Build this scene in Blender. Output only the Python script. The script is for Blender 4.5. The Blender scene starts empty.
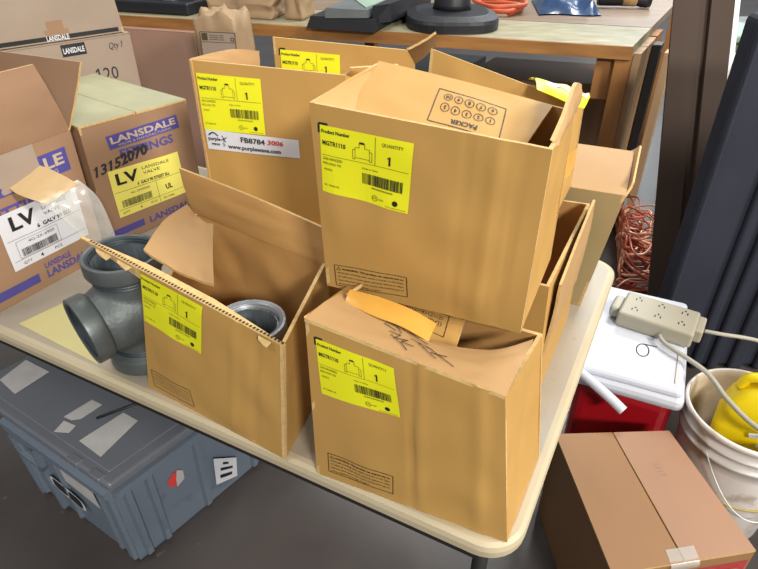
import bpy, bmesh, math, random
from mathutils import Vector, Matrix, noise
V = Vector
random.seed(7)
scene = bpy.context.scene
COL = scene.collection

# ------------------------------------------------------------------ camera, world, lights, exposure
cam_data = bpy.data.cameras.new('camera'); cam = bpy.data.objects.new('camera', cam_data); COL.objects.link(cam)
cam.location = (0, 0, 1.44); cam.rotation_euler = (math.radians(90 - 33.8), 0, 0)
cam_data.sensor_width = 36; cam_data.lens = 595 / 758 * 36; cam_data.clip_start = .02
scene.camera = cam
w = bpy.data.worlds.new('hall_light'); scene.world = w; w.use_nodes = True
bg = w.node_tree.nodes['Background']; bg.inputs[0].default_value = (.93, .96, 1.0, 1); bg.inputs[1].default_value = .30

def area(name, loc, target, sx, sy, power, col):
    d = bpy.data.lights.new(name, 'AREA'); d.shape = 'RECTANGLE'; d.size = sx; d.size_y = sy; d.energy = power; d.color = col
    o = bpy.data.objects.new(name, d); COL.objects.link(o); o.location = loc
    o.rotation_euler = (V(target) - V(loc)).to_track_quat('-Z', 'Y').to_euler()
    return o
area('ceiling_lamp_right', (3.3, -.5, 3.4), (.3, 1.0, .8), .9, .9, 165, (1, .95, .87))
area('ceiling_lamp_front', (1.5, -3.4, 3.5), (.0, .9, .9), .9, .5, 205, (1, .96, .88))
area('ceiling_lamp_back', (-.6, 3.6, 4.6), (-.1, 1.6, .7), 2.4, 1.0, 70, (1, .98, .94))
area('ceiling_lamp_left', (-2.6, -.2, 4.2), (-.4, 1.0, .7), 1.4, 1.0, 40, (1, .95, .86))
area('ceiling_lamp_far', (2.4, 4.6, 4.2), (1.7, 3.4, 0), 1.6, 1.0, 170, (.95, 1, .98))
area('ceiling_lamp_aisle', (5.6, 11.6, 4.2), (2.0, 4.0, 0), 3.0, 3.0, 110, (.9, .96, 1))
scene.view_settings.view_transform = 'Standard'; scene.view_settings.look = 'None'
scene.view_settings.gamma = 1; scene.view_settings.use_curve_mapping = False
scene.view_settings.exposure = .15

# ------------------------------------------------------------------ materials
def lin(c):
    if isinstance(c, str): c = tuple(int(c[i:i+2], 16) / 255 for i in (0, 2, 4))
    return tuple((x / 12.92 if x <= .04045 else ((x + .055) / 1.055) ** 2.4) for x in c) + (1,)

def mat(name, col, rough=.6, metal=0, var=.12, scale=8, stretch=(1, 1, 1), bump=0, bscale=60, col2=None, spots=None, spec=.5):
    m = bpy.data.materials.new(name); m.use_nodes = True
    nt = m.node_tree; n = nt.nodes; l = nt.links; b = n['Principled BSDF']
    b.inputs['Roughness'].default_value = rough; b.inputs['Metallic'].default_value = metal
    b.inputs['Specular IOR Level'].default_value = spec
    c = lin(col); tc = n.new('ShaderNodeTexCoord'); mp = n.new('ShaderNodeMapping'); l.new(tc.outputs['Object'], mp.inputs[0])
    mp.inputs['Scale'].default_value = stretch
    nz = n.new('ShaderNodeTexNoise'); nz.inputs['Scale'].default_value = scale; nz.inputs['Detail'].default_value = 6; l.new(mp.outputs[0], nz.inputs[0])
    r = n.new('ShaderNodeValToRGB'); l.new(nz.outputs['Fac'], r.inputs[0])
    r.color_ramp.elements[0].position = .3; r.color_ramp.elements[1].position = .7
    a = lin(col2) if col2 else tuple(x * (1 - var) for x in c[:3]) + (1,)
    r.color_ramp.elements[0].color = a
    r.color_ramp.elements[1].color = c if col2 else tuple(min(1, x * (1 + var)) for x in c[:3]) + (1,)
    out = r.outputs[0]
    if spots:
        n2 = n.new('ShaderNodeTexNoise'); n2.inputs['Scale'].default_value = spots[1]; n2.inputs['Detail'].default_value = 4; l.new(mp.outputs[0], n2.inputs[0])
        r2 = n.new('ShaderNodeValToRGB'); l.new(n2.outputs['Fac'], r2.inputs[0])
        r2.color_ramp.elements[0].position = spots[2]; r2.color_ramp.elements[1].position = spots[2] + .1
        mx = n.new('ShaderNodeMix'); mx.data_type = 'RGBA'; l.new(r2.outputs[0], mx.inputs[0]); l.new(out, mx.inputs[6]); mx.inputs[7].default_value = lin(spots[0]); out = mx.outputs[2]
    l.new(out, b.inputs['Base Color'])
    if bump:
        n3 = n.new('ShaderNodeTexNoise'); n3.inputs['Scale'].default_value = bscale; n3.inputs['Detail'].default_value = 3; l.new(mp.outputs[0], n3.inputs[0])
        bp = n.new('ShaderNodeBump'); bp.inputs['Strength'].default_value = bump; bp.inputs['Distance'].default_value = .004; l.new(n3.outputs['Fac'], bp.inputs['Height']); l.new(bp.outputs[0], b.inputs['Normal'])
    return m

M = {}
M['kraft'] = mat('golden_cardboard', 'B58D4F', .62, var=.07, scale=5, stretch=(1, 1, .6), bump=.12, bscale=25, spec=.25)
M['kraft_in'] = mat('cardboard_inside', 'B98C52', .7, var=.08, scale=5, bump=.15, bscale=25)
M['kraft_pale'] = mat('pale_cardboard', 'AF8A5C', .7, var=.06, scale=6, bump=.12, bscale=25)
M['kraft_edge'] = mat('cut_cardboard_edge', 'C4A46E', .8, var=.15, scale=120)
M['flute'] = mat('dark_flute_gap', '3A2C20', .9)
M['lans'] = mat('brown_cardboard', '96755A', .65, var=.06, scale=5, bump=.1, bscale=25)
M['olive_tan'] = mat('olive_tan_cardboard', 'A08C62', .65, var=.05, scale=5)
M['lans_top'] = mat('green_lit_cardboard_top', 'A3A283', .5, var=.08, scale=12, stretch=(1, 1, 1), bump=.2, bscale=20)  # pale greenish light on the closed carton's top is put into this colour
M['greyboard'] = mat('grey_brown_cardboard', '9A8878', .65, var=.06, scale=5, bump=.08)
M['pinkboard'] = mat('pinkish_cardboard', 'A88370', .7, var=.06, scale=4)
M['carton_a'] = mat('plain_cardboard', '916A45', .6, var=.05, scale=4, bump=.06)
M['carton_b'] = mat('pinkish_plain_cardboard', '9E785E', .6, var=.05, scale=4, bump=.06)
M['darkboard'] = mat('dark_brown_cardboard', '3F2E22', .75, var=.06, scale=3)
M['yellow'] = mat('yellow_sticker', 'E2E01E', .45, var=.02)
M['yellow_pale'] = mat('pale_yellow_sticker', 'E6DC6A', .45, var=.02)
M['white_label'] = mat('white_sticker', 'D2D2D8', .4, var=.02)
M['ink'] = mat('black_ink', '1C1B18', .6, var=.1)
M['ink_soft'] = mat('faint_black_ink', '4A4326', .6, var=.1)
M['ink_marker'] = mat('black_marker_ink', '2A2830', .6)
M['ink_red'] = mat('red_marker_ink', 'C8282C', .5)
M['ink_purple'] = mat('purple_print', '4C468C', .6, var=.08, scale=30)
M['ink_pale'] = mat('pale_print', 'B9A58E', .6)
M['tape'] = mat('golden_packing_tape', 'CF9A45', .25, var=.1, scale=20)
M['tape_tan'] = mat('tan_packing_tape', 'B89C72', .35, var=.06)
M['iron'] = mat('grey_cast_iron', '5A6060', .5, metal=.35, var=.15, scale=14, bump=.25, bscale=140)
M['iron_collar'] = mat('grey_machined_iron', '5E6464', .42, metal=.4, var=.15, scale=20, bump=.12, bscale=120)  # machined collars, slightly paler than the cast body
M['iron_bore_shade'] = mat('shaded_iron_bore', '3E464C', .5, metal=.5, var=.15, scale=20)  # the darkness deep inside the tees is painted into this colour
M['galv'] = mat('pale_galvanised_iron', '8A8F96', .42, metal=.4, var=.12, scale=20, bump=.15, bscale=120)
M['table'] = mat('beige_table_plastic', '9F9585', .42, var=.05, scale=6, bump=.12, bscale=160, spots=('9F8C70', 40, .66))
M['table_edge'] = mat('cream_table_edge', 'B5A88C', .5, var=.05)
M['dark_metal'] = mat('dark_grey_metal', '2E2C2C', .5, metal=.4)
M['tote'] = mat('blue_grey_plastic', '6A7583', .42, var=.06, scale=5, spots=('59616E', 9, .62))
M['tote_lid'] = mat('grey_lid_plastic', '686C74', .4, var=.08, scale=5)
M['paper'] = mat('worn_white_paper', 'B9B7B6', .5, var=.12, scale=14)
M['black_print'] = mat('black_sticker_print', '202024', .5)
M['red'] = mat('red_plastic', 'A3101C', .35, var=.06)
M['white'] = mat('white_plastic', 'C6C9D3', .35, var=.02, spots=('CFC9C4', 14, .66))
M['offwhite'] = mat('beige_plastic', 'A19A88', .45, var=.05)
M['cord_grey'] = mat('grey_rubber_cord', 'A9A597', .5)
M['bucket'] = mat('white_bucket_plastic', 'D9D3CE', .35, var=.03, spots=('B2A394', 10, .6))
M['bucket_dirt'] = mat('grubby_bucket_inside', 'A99A86', .5, var=.2, scale=14)
M['jug'] = mat('yellow_jug_plastic', 'F0D410', .35, var=.03)
M['black'] = mat('black_plastic', '1B1C22', .45, var=.1)
M['blackpad'] = mat('black_felt_panel', '202431', .8, var=.15, scale=6, spots=('353A46', 60, .72))
M['greytop'] = mat('grey_scale_top', '6E7474', .4, metal=.3)
M['greenlight'] = mat('pale_green_rubber_mat', '8FA596', .5)
M['wood'] = mat('orange_timber', 'A9763F', .6, var=.2, scale=6, stretch=(1, 1, .15), col2='8A5A2C', bump=.1)
M['wood_pale'] = mat('pale_timber', 'C7A680', .6, scale=8, stretch=(1, 1, .12), col2='9F7850', bump=.1)
M['wood_edge'] = mat('ply_edge', 'A8763C', .6, scale=30, stretch=(.12, .12, 1), col2='7E5328')
M['bench_top'] = mat('worn_bench_board', 'A9A487', .5, scale=9, stretch=(1, 2.5, 1), col2='8C8166')
M['bench_back'] = mat('worn_brown_board', '8F7863', .45, scale=9, stretch=(.4, 2, 1), col2='7B6552')
M['floor'] = mat('dark_concrete', '4C4643', .34, var=.1, scale=2.5, col2='3D3735', bump=.1, bscale=30, spots=('6A6460', 22, .7))
M['kraftpaper'] = mat('brown_kraft_paper', '9F8465', .7, var=.08, scale=10, bump=.6, bscale=9)
M['copper'] = mat('copper_wire', 'C46A4E', .4, metal=.3, var=.3, scale=12, col2='A04A3E')
M['copper_b'] = mat('pale_copper_wire', 'DCA585', .4, metal=.3, var=.2, scale=12)
M['orange'] = mat('orange_cable_rubber', 'C0552F', .5)
M['bluebag'] = mat('dark_blue_plastic', '1E3A60', .25, var=.25, scale=14, bump=.6, bscale=22)
M['olive'] = mat('olive_fabric', '6A7A4E', .7)
M['whitepaint'] = mat('white_painted_metal', 'D9DBDA', .5)

def glassy(name, col, alpha):
    m = bpy.data.materials.new(name); m.use_nodes = True; nt = m.node_tree; n = nt.nodes; l = nt.links
    b = n['Principled BSDF']; b.inputs['Base Color'].default_value = lin(col); b.inputs['Roughness'].default_value = .18
    t = n.new('ShaderNodeBsdfTransparent'); mx = n.new('ShaderNodeMixShader'); mx.inputs[0].default_value = alpha
    l.new(t.outputs[0], mx.inputs[1]); l.new(b.outputs[0], mx.inputs[2]); l.new(mx.outputs[0], n['Material Output'].inputs[0])
    return m
M['film'] = glassy('clear_packing_film', 'D9D8D2', .26)

# ------------------------------------------------------------------ object helpers
def tag(o, label, cat, group=None, kind=None):
    if label: o['label'] = label
    if cat: o['category'] = cat
    if group: o['group'] = group
    if kind: o['kind'] = kind
    return o
def thing(name, loc, label, cat, group=None):
    o = bpy.data.objects.new(name, None); COL.objects.link(o); o.location = loc; o.empty_display_size = .05
    o['_base'] = list(loc)
    return tag(o, label, cat, group)
def base_of(o):
    p = o
    while p.parent: p = p.parent
    return V(p.location)
def obj(name, verts, faces, mats, parent=None, smooth=False, fmat=None, loc=None, fsm=None):
    me = bpy.data.meshes.new(name)
    off = base_of(parent) if parent else (V(loc) if loc is not None else V((0, 0, 0)))
    me.from_pydata([V(v) - off for v in verts], [], faces)
    if not isinstance(mats, (list, tuple)): mats = [mats]
    for m in mats: me.materials.append(m)
    if fmat:
        for p, k in zip(me.polygons, fmat): p.material_index = k
    for i, p in enumerate(me.polygons): p.use_smooth = fsm[i] if fsm else smooth
    me.update()
    o = bpy.data.objects.new(name, me); COL.objects.link(o)
    if parent: o.parent = parent
    elif loc is not None: o.location = loc
    return o
class MB:
    """collects shapes into one mesh"""
    def __init__(s): s.v = []; s.f = []; s.m = []; s.sm = []
    def add(s, vs, fs, m=0, sm=False):
        k = len(s.v); s.v += [V(v) for v in vs]; s.f += [tuple(i + k for i in f) for f in fs]; s.m += [m] * len(fs); s.sm += [sm] * len(fs); return s
    def hexa(s, b, t, m=0):  # b, t: 4 bottom and 4 top points, counter-clockwise from above
        return s.add(list(b) + list(t), [(3, 2, 1, 0), (4, 5, 6, 7), (0, 1, 5, 4), (1, 2, 6, 5), (2, 3, 7, 6), (3, 0, 4, 7)], m)
    def box(s, c, size, ax=(1, 0, 0), ay=None, m=0, bev=0):
        ax = V(ax).normalized(); ay = V(ay).normalized() if ay else V((-ax.y, ax.x, 0)).normalized(); az = ax.cross(ay)
        if bev:
            bm = bmesh.new(); bmesh.ops.create_cube(bm, size=1)
            for v in bm.verts: v.co = V((v.co.x * size[0], v.co.y * size[1], v.co.z * size[2]))
            bmesh.ops.bevel(bm, geom=bm.edges[:], offset=bev, segments=3, affect='EDGES', profile=.5)
            bm.verts.index_update()
            vs = [V(c) + ax * v.co.x + ay * v.co.y + az * v.co.z for v in bm.verts]
            fs = [tuple(v.index for v in f.verts) for f in bm.faces]; bm.free()
            return s.add(vs, fs, m, False)
        P = [V(c) + ax * (x * size[0] / 2) + ay * (y * size[1] / 2) + az * (z * size[2] / 2) for z in (-1, 1) for x, y in ((-1, -1), (1, -1), (1, 1), (-1, 1))]
        return s.hexa(P[:4], P[4:], m)
    def tube(s, pts, r, n=10, m=0, close=False, caps=True):
        pts = [V(p) for p in pts]; N = len(pts); k = len(s.v); rs = r if isinstance(r, (list, tuple)) else [r] * N
        up = None; vs = []
        for i, p in enumerate(pts):
            d = (pts[min(i + 1, N - 1)] - pts[max(i - 1, 0)]).normalized() if not close else (pts[(i + 1) % N] - pts[i - 1]).normalized()
            if up is None: up = V((0, 0, 1)) if abs(d.z) < .9 else V((1, 0, 0))
            a = d.cross(up).normalized(); up = a.cross(d).normalized()
            vs += [p + (a * math.cos(t) + up * math.sin(t)) * rs[i] for t in (j * 2 * math.pi / n for j in range(n))]
        fs = [(i * n + j, i * n + (j + 1) % n, ((i + 1) % N) * n + (j + 1) % n, ((i + 1) % N) * n + j) for i in range(N if close else N - 1) for j in range(n)]
        s.add(vs, fs, m, True)
        if caps and not close: s.add([], [], m); s.f += [tuple(k + j for j in reversed(range(n))), tuple(k + (N - 1) * n + j for j in range(n))]; s.m += [m, m]; s.sm += [False, False]
        return s
    def lathe(s, prof, c, ax=(0, 0, 1), n=48, m=0, closed=True, a0=0, sm=True):
        az = V(ax).normalized(); ax_ = az.orthogonal().normalized(); ay = az.cross(ax_)
        vs = [V(c) + az * z + (ax_ * math.cos(t) + ay * math.sin(t)) * r for r, z in prof for t in (j * 2 * math.pi / n for j in range(n))]
        K = len(prof); fs = [(i * n + j, i * n + (j + 1) % n, ((i + 1) % K) * n + (j + 1) % n, ((i + 1) % K) * n + j) for i in range(K if closed else K - 1) for j in range(n)]
        return s.add(vs, fs, m, sm)
    def build(s, name, mats, parent=None, loc=None): return obj(name, s.v, s.f, mats, parent, fmat=s.m, loc=loc, fsm=s.sm)

def lerp(a, b, t): return V(a) + (V(b) - V(a)) * t
class Panel:
    """a sheet between four corners (a,b along the bottom, c,d along the top), gently bulged and wrinkled"""
    def __init__(s, a, b, c, d, bulge=0, wr=0, seed=0, wscale=5, cre=()):
        s.cre = cre
        s.a, s.b, s.c, s.d = map(V, (a, b, c, d)); s.bulge = bulge; s.wr = wr; s.seed = seed; s.ws = wscale
        s.n = ((s.b - s.a).cross(s.d - s.a) + (s.b - s.c).cross(s.c - s.d) * 0).normalized()
        s.w = (s.b - s.a).length; s.h = (s.d - s.a).length
    def P(s, u, v, off=0):
        p = lerp(lerp(s.a, s.b, u), lerp(s.d, s.c, u), v)
        e = 16 * u * (1 - u) * v * (1 - v); k = min(1, e * 3)
        q = s.bulge * e + (s.wr * noise.noise(V((u * s.ws + s.seed * 7.3, v * s.ws * .7 - s.seed, s.seed))) * k if s.wr else 0)
        for u0, am, wd in s.cre: q += am * math.exp(-((u - u0 - .03 * v) / wd) ** 2) * min(1, 8 * v * (1 - v) + .3)
        return p + s.n * (q + off)
    def into(s, mb, t=.005, nu=16, nv=14, mf=0, mi=1, me=2):
        g = [[s.P(i / nu, j / nv) for i in range(nu + 1)] for j in range(nv + 1)]
        gi = [[p - s.n * t for p in r] for r in g]
        W = nu + 1
        mb.add([p for r in g for p in r], [(j * W + i, j * W + i + 1, (j + 1) * W + i + 1, (j + 1) * W + i) for j in range(nv) for i in range(nu)], mf, True)
        mb.add([p for r in gi for p in r], [(j * W + i, (j + 1) * W + i, (j + 1) * W + i + 1, j * W + i + 1) for j in range(nv) for i in range(nu)], mi, True)
        for A, B in ((g[0], gi[0]), ([r[-1] for r in g], [r[-1] for r in gi]), (g[-1][::-1], gi[-1][::-1]), ([r[0] for r in g][::-1], [r[0] for r in gi][::-1])):
            L = len(A); mb.add(A + B, [(i, L + i, L + i + 1, i + 1) for i in range(L - 1)], me)
        return mb

def cat(pts, n):
    """Catmull-Rom through points"""
    pts = [V(p) for p in pts]; out = []
    for i in range(len(pts) - 1):
        p0, p1, p2, p3 = pts[max(i - 1, 0)], pts[i], pts[i + 1], pts[min(i + 2, len(pts) - 1)]
        for k in range(n):
            t = k / n
            out.append(.5 * (2 * p1 + (p2 - p0) * t + (2 * p0 - 5 * p1 + 4 * p2 - p3) * t * t + (3 * p1 - p0 - 3 * p2 + p3) * t ** 3))
    return out + [pts[-1]]
class Ribbon(Panel):
    """a sheet between two curved edges: lo = hinge edge points, hi = free edge points"""
    def __init__(s, lo, hi, bow=0, wr=0, seed=0, smooth=True):
        s.lo = cat(lo, 6) if smooth else [V(p) for p in lo]; s.hi = cat(hi, 6) if smooth else [V(p) for p in hi]
        s.bow = bow; s.wr = wr; s.seed = seed; s.ws = 5
        s.n = (s.lo[-1] - s.lo[0]).cross(s.hi[len(s.hi) // 2] - s.lo[len(s.lo) // 2]).normalized()
        s.w = (s.lo[-1] - s.lo[0]).length; s.h = (s.hi[0] - s.lo[0]).length
    def at(s, L, u):
        x = u * (len(L) - 1); i = min(int(x), len(L) - 2); return lerp(L[i], L[i + 1], x - i)
    def P(s, u, v, off=0):
        q = s.bow * 4 * v * (1 - v) + (s.wr * noise.noise(V((u * s.ws + s.seed, v * s.ws, s.seed))) * min(1, 12 * v * (1 - v)) if s.wr else 0)
        return lerp(s.at(s.lo, u), s.at(s.hi, u), v) + s.n * (q + off)

CB = lambda: [M['kraft'], M['kraft_in'], M['kraft_edge']]
def sheet(name, panel, mats, parent, t=.0045, nu=16, nv=8):
    mb = MB(); panel.into(mb, t, nu, nv); return mb.build(name, mats, parent)
def carton_body(fl, fr, br, bl, z0, tops, mats, parent, bulge=(.004, .003, .003, .003), wr=.002, seed=1, top=False, t=.005, cre=()):
    """four walls and a floor as one mesh; returns the wall panels front, right, back, left"""
    B = [V((p[0], p[1], z0)) for p in (fl, fr, br, bl)]; T = []
    for p, t_ in zip((fl, fr, br, bl), tops): T.append(V(t_) if hasattr(t_, '__len__') else V((p[0], p[1], t_)))
    mb = MB(); W = []
    for i in range(4):
        j = (i + 1) % 4
        p = Panel(B[i], B[j], T[j], T[i], bulge[i], wr, seed + i, 5, cre if i == 0 else ()); p.into(mb, t, 48 if cre and i == 0 else 20, 20); W.append(p)
    up = V((0, 0, .004)); mb.hexa([b + V((0, 0, .0006)) for b in B], [b + up for b in B], 1)
    o = mb.build('body', mats, parent)
    return W, T, o

# lettering and marks, drawn in millimetres on a region of a panel
_tc = {}
def glyphs(s, bold):
    k = (s, bold)
    if k not in _tc:
        c = bpy.data.curves.new('t', 'FONT'); c.body = s; c.size = 1; c.resolution_u = 2
        if bold: c.offset = .03
        o = bpy.data.objects.new('t', c); COL.objects.link(o)
        dg = bpy.context.evaluated_depsgraph_get(); me = bpy.data.meshes.new_from_object(o.evaluated_get(dg))
        vs = [(v.co.x, v.co.y) for v in me.vertices]; fs = [tuple(p.vertices) for p in me.polygons]
        x0 = min(v[0] for v in vs); x1 = max(v[0] for v in vs)
        bpy.data.objects.remove(o); bpy.data.curves.remove(c); bpy.data.meshes.remove(me)
        _tc[k] = ([(x - x0, y) for x, y in vs], fs, x1 - x0)
    return _tc[k]
class Ink:
    def __init__(s, panel, q, w, h, flip=False):  # q = uv of bottom-left, bottom-right, top-right, top-left
        s.p = panel; s.q = q; s.W = w; s.H = h; s.v = []; s.f = []
    def uv(s, x, y):
        x /= s.W; y /= s.H; a, b, c, d = s.q
        return [(a[k] * (1 - x) + b[k] * x) * (1 - y) + (d[k] * (1 - x) + c[k] * x) * y for k in (0, 1)]
    def raw(s, vs, fs): k = len(s.v); s.v += vs; s.f += [tuple(i + k for i in f) for f in fs]
    def text(s, t, x, y, h, width=None, bold=False, rot=0, centre=False, shear=0):
        vs, fs, w = glyphs(t, bold); sc = h / .7; sx = (width / w) if width else sc
        ca, sa = math.cos(rot), math.sin(rot); o = []
        for a, b in vs:
            a = a * sx + b * sc * shear; b = b * sc
            if centre: a -= w * sx / 2
            o.append((x + a * ca - b * sa, y + a * sa + b * ca))
        s.raw(o, fs)
        for i, ch in enumerate(t):  # the font draws a bare stroke for the figure one: give it its flag
            if ch == '1':
                xr = glyphs(t[:i + 1], bold)[2]; st = .11 if bold else .07; F = []
                for a, b in ((xr, .70), (xr - st, .70), (xr - st - .17, .58), (xr - st - .17, .49), (xr - st, .585)):
                    a = a * sx + b * sc * shear; b = b * sc
                    if centre: a -= w * sx / 2
                    F.append((x + a * ca - b * sa, y + a * sa + b * ca))
                s.raw(F, [(0, 1, 2, 3, 4)])
        return s
    def rect(s, x0, y0, x1, y1):
        n = max(1, int(abs(x1 - x0) / 6)); m = max(1, int(abs(y1 - y0) / 6))
        s.raw([(x0 + (x1 - x0) * i / n, y0 + (y1 - y0) * j / m) for j in range(m + 1) for i in range(n + 1)],
              [(j * (n + 1) + i, j * (n + 1) + i + 1, (j + 1) * (n + 1) + i + 1, (j + 1) * (n + 1) + i) for j in range(m) for i in range(n)]); return s
    def line(s, pts, w):
        for (x0, y0), (x1, y1) in zip(pts, pts[1:]):
            L = math.hypot(x1 - x0, y1 - y0); n = max(1, int(L / 6)); dx, dy = (x1 - x0) / L, (y1 - y0) / L; nx, ny = -dy * w / 2, dx * w / 2
            vs = []
            for i in range(n + 1):
                px, py = x0 + (x1 - x0) * i / n, y0 + (y1 - y0) * i / n; vs += [(px - nx, py - ny), (px + nx, py + ny)]
            s.raw(vs, [(2 * i, 2 * i + 2, 2 * i + 3, 2 * i + 1) for i in range(n)])
        return s
    def frame(s, x0, y0, x1, y1, w): return s.line([(x0, y0), (x1, y0), (x1, y1), (x0, y1), (x0, y0)], w)
    def ring(s, cx, cy, r, w, n=20): return s.line([(cx + r * math.cos(i * 2 * math.pi / n), cy + r * math.sin(i * 2 * math.pi / n)) for i in range(n + 1)], w)
    def disc(s, cx, cy, r, n=16): s.raw([(cx + r * math.cos(i * 2 * math.pi / n), cy + r * math.sin(i * 2 * math.pi / n)) for i in range(n)], [tuple(range(n))]); return s
    def bars(s, x0, y0, x1, y1, seed=1):
        R = random.Random(seed); x = x0
        while x < x1:
            b = R.choice((.4, .6, .9, 1.3)); s.rect(x, y0, min(x + b, x1), y1); x += b + R.choice((.4, .6, .9))
        return s
    def build(s, name, m, parent, off):
        vs = [s.p.P(*s.uv(x, y), off) for x, y in s.v]
        return obj(name, vs, s.f, m, parent)
def sticker(name, panel, q, w, h, m, parent, off=.0007, radius=0):
    ink = Ink(panel, q, w, h); n, k = 14, 12
    vs = [ink.p.P(*ink.uv(w * i / n, h * j / k), off) for j in range(k + 1) for i in range(n + 1)]
    fs = [(j * (n + 1) + i, j * (n + 1) + i + 1, (j + 1) * (n + 1) + i + 1, (j + 1) * (n + 1) + i) for j in range(k) for i in range(n)]
    return obj(name, vs, fs, m, parent)
def Q(u0, v0, u1, v1): return [(u0, v0), (u1, v0), (u1, v1), (u0, v1)]

def product_label(panel, q, parent, seed=1, corner=True):
    W, H = 115, 88
    if corner:
        Ink(panel, q, W, H).line([(-1.5, H - 10), (-1.5, H + 1.5), (10, H + 1.5)], 3).build('printed_corner', M['ink'], parent, .0005)
    lb = sticker('product_label', panel, q, W, H, M['yellow'], parent)
    lb['label'] = 'yellow product sticker'
    k = Ink(panel, q, W, H)
    k.text('Product Number', 2, H - 9, 4.3, 36, True).text('MGTR1110', 3, H - 24, 5.6, 30, True)
    k.text('QUANTITY', 78, H - 11, 4.2, 26).text('1', 88, H - 33, 10.5, None, True, centre=True)
    k.text('GALVANIZED', 3, H - 43, 3.6, 26).text('REDUCING TEE', 3, H - 49, 3, 24).text('4X4X3', 4, H - 57, 3, 11)
    k.text('Made in China', 54, H - 45, 2.3, 20).text('EC 0000-02', 4, 10, 2.4, 20)
    k.bars(54, 24, 106, 38, seed).text('00000000000000', 66, 19.5, 2.4, 28)
    k.text('UL', 68.5, 7.5, 3).ring(71, 8.7, 3.6, .6).text('LISTED', 76, 7.6, 2, 7)
    k.disc(98, 9, 3.6).text('Fire Protection Products', 86, 2, 1.6, 26)
    k.build('printing', M['ink'], lb, .0013)
    g = Ink(panel, q, W, H)
    g.line([(2, H - 37), (112, H - 37)], .5).line([(70, H - 2), (70, H - 37)], .6)
    pts = [(42, 54), (42, 66), (45, 66), (45, 69), (50, 69), (50, 75), (57, 75), (57, 69), (63, 69), (63, 66), (66, 66), (66, 54), (63, 54), (63, 56), (45, 56), (45, 54), (42, 54)]
    g.line(pts, .6).line([(45, 56), (45, 66)], .5).line([(63, 56), (63, 66)], .5)
    g.build('printed_drawing', M['ink_soft'], lb, .0012)
    Ink(panel, q, W, H).raw([], []) if False else None
    Ink(panel, q, W, H).rect(50.5, 74, 56.5, 76.5).build('printed_cap', M['ink'], lb, .0014)
    return lb
WARN = ['WARNING: This product can expose you to', 'chemicals including lead, which is known to the State', 'of California to cause cancer and birth defects or other', 'reproductive harm. For more information go to', 'www.P65Warnings.ca.gov']
def warning_box(panel, q, parent):
    W, H = 100, 36
    k = Ink(panel, q, W, H); k.frame(.6, .6, W - .6, H - .6, 1)
    for i, t in enumerate(WARN):
        x = 11 if i == 0 else 4; k.text(t, x, H - 8 - i * 6.3, 3.1, (62 if i == 4 else 93) - x + 2, i == 0)
    k.line([(3.5, H - 8.4), (9.5, H - 8.4), (6.5, H - 3.4), (3.5, H - 8.4)], .7)
    return k.build('warning_print', M['ink'], parent, .0006)
def packer_box(panel, q, parent):
    W, H = 100, 62
    k = Ink(panel, q, W, H); k.frame(.7, .7, W - .7, H - .7, 1.4); k.text('PACKER', 50, H - 14, 8, 36, True, centre=True)
    for i in range(10):
        cx, cy = 18 + (i % 5) * 16, (32 if i < 5 else 14); k.ring(cx, cy, 6.2, 1); k.text(str(i + 1), cx, cy - 2.6, 5.4, None, True, centre=True)
    return k.build('packer_print', M['ink'], parent, .0006)

# ------------------------------------------------------------------ setting: floor
obj('floor', [(-9, -3, 0), (12, -3, 0), (12, 14, 0), (-9, 14, 0)], [(0, 1, 2, 3)], M['floor'])['kind'] = 'structure'

# ------------------------------------------------------------------ folding table
TU = V((-.887, .46, 0)).normalized(); TV = V((.46, .887, 0)).normalized(); TN = V((.17, .424, 0)); TL, TW, TZ = 1.83, .80, .74
def tab(u, v, z): return TN + TU * u + TV * v + V((0, 0, z))
table = thing('folding_table', tab(TL / 2, TW / 2, 0), 'beige plastic folding table with a rounded corner carrying all the open cartons', 'table')
def rrect(L, Wd, r, inset, n=8):
    out = []
    for cx, cy, a0 in ((r, r, 180), (L - r, r, 270), (L - r, Wd - r, 0), (r, Wd - r, 90)):
        for i in range(n + 1):
            a = math.radians(a0 + 90 * i / n); rr = r - inset; out.append((cx + rr * math.cos(a), cy + rr * math.sin(a)))
    return out
mb = MB(); prof = [(.006, -.029), (.001, -.024), (0, -.012), (.002, -.004), (.008, 0), (.016, .0005)]
rings = []
for ins, dz in prof: rings.append([tab(u, v, TZ + dz - .0005) for u, v in rrect(TL, TW, .055, ins)])
n = len(rings[0])
for i in range(len(rings) - 1):
    mb.add(rings[i] + rings[i + 1], [(j, n + j, n + (j + 1) % n, (j + 1) % n) for j in range(n)], 1, True)
mb.add(rings[-1], [tuple(reversed(range(n)))], 0); mb.add(rings[0], [tuple(range(n))], 2)
mb.build('tabletop', [M['table'], M['table_edge'], M['dark_metal']], table)
mb = MB()
for v in (.028, TW - .028): mb.box(tab(TL / 2, v, TZ - .045), (TL - .10, .02, .030), TU)
for u in (.028, TL - .028): mb.box(tab(u, TW / 2, TZ - .045), (.02, TW - .10, .030), TU)
mb.build('frame', M['dark_metal'], table)
for u in (.065, TL - .10):
    for v in (.11, TW - .14):
        MB().tube([tab(u, v, TZ - .045), tab(u, v, .012)], .0125).build('leg', M['dark_metal'], table)
    MB().tube([tab(u, .11, .60), tab(u, TW - .14, .60)], .01).build('cross_bar', M['dark_metal'], table)

# ------------------------------------------------------------------ open cartons with yellow labels
GC = 'golden brown cartons with yellow stickers'
def carton(label, c, group=GC, name='cardboard_carton'): return thing(name, c, label, 'box', group)

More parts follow.
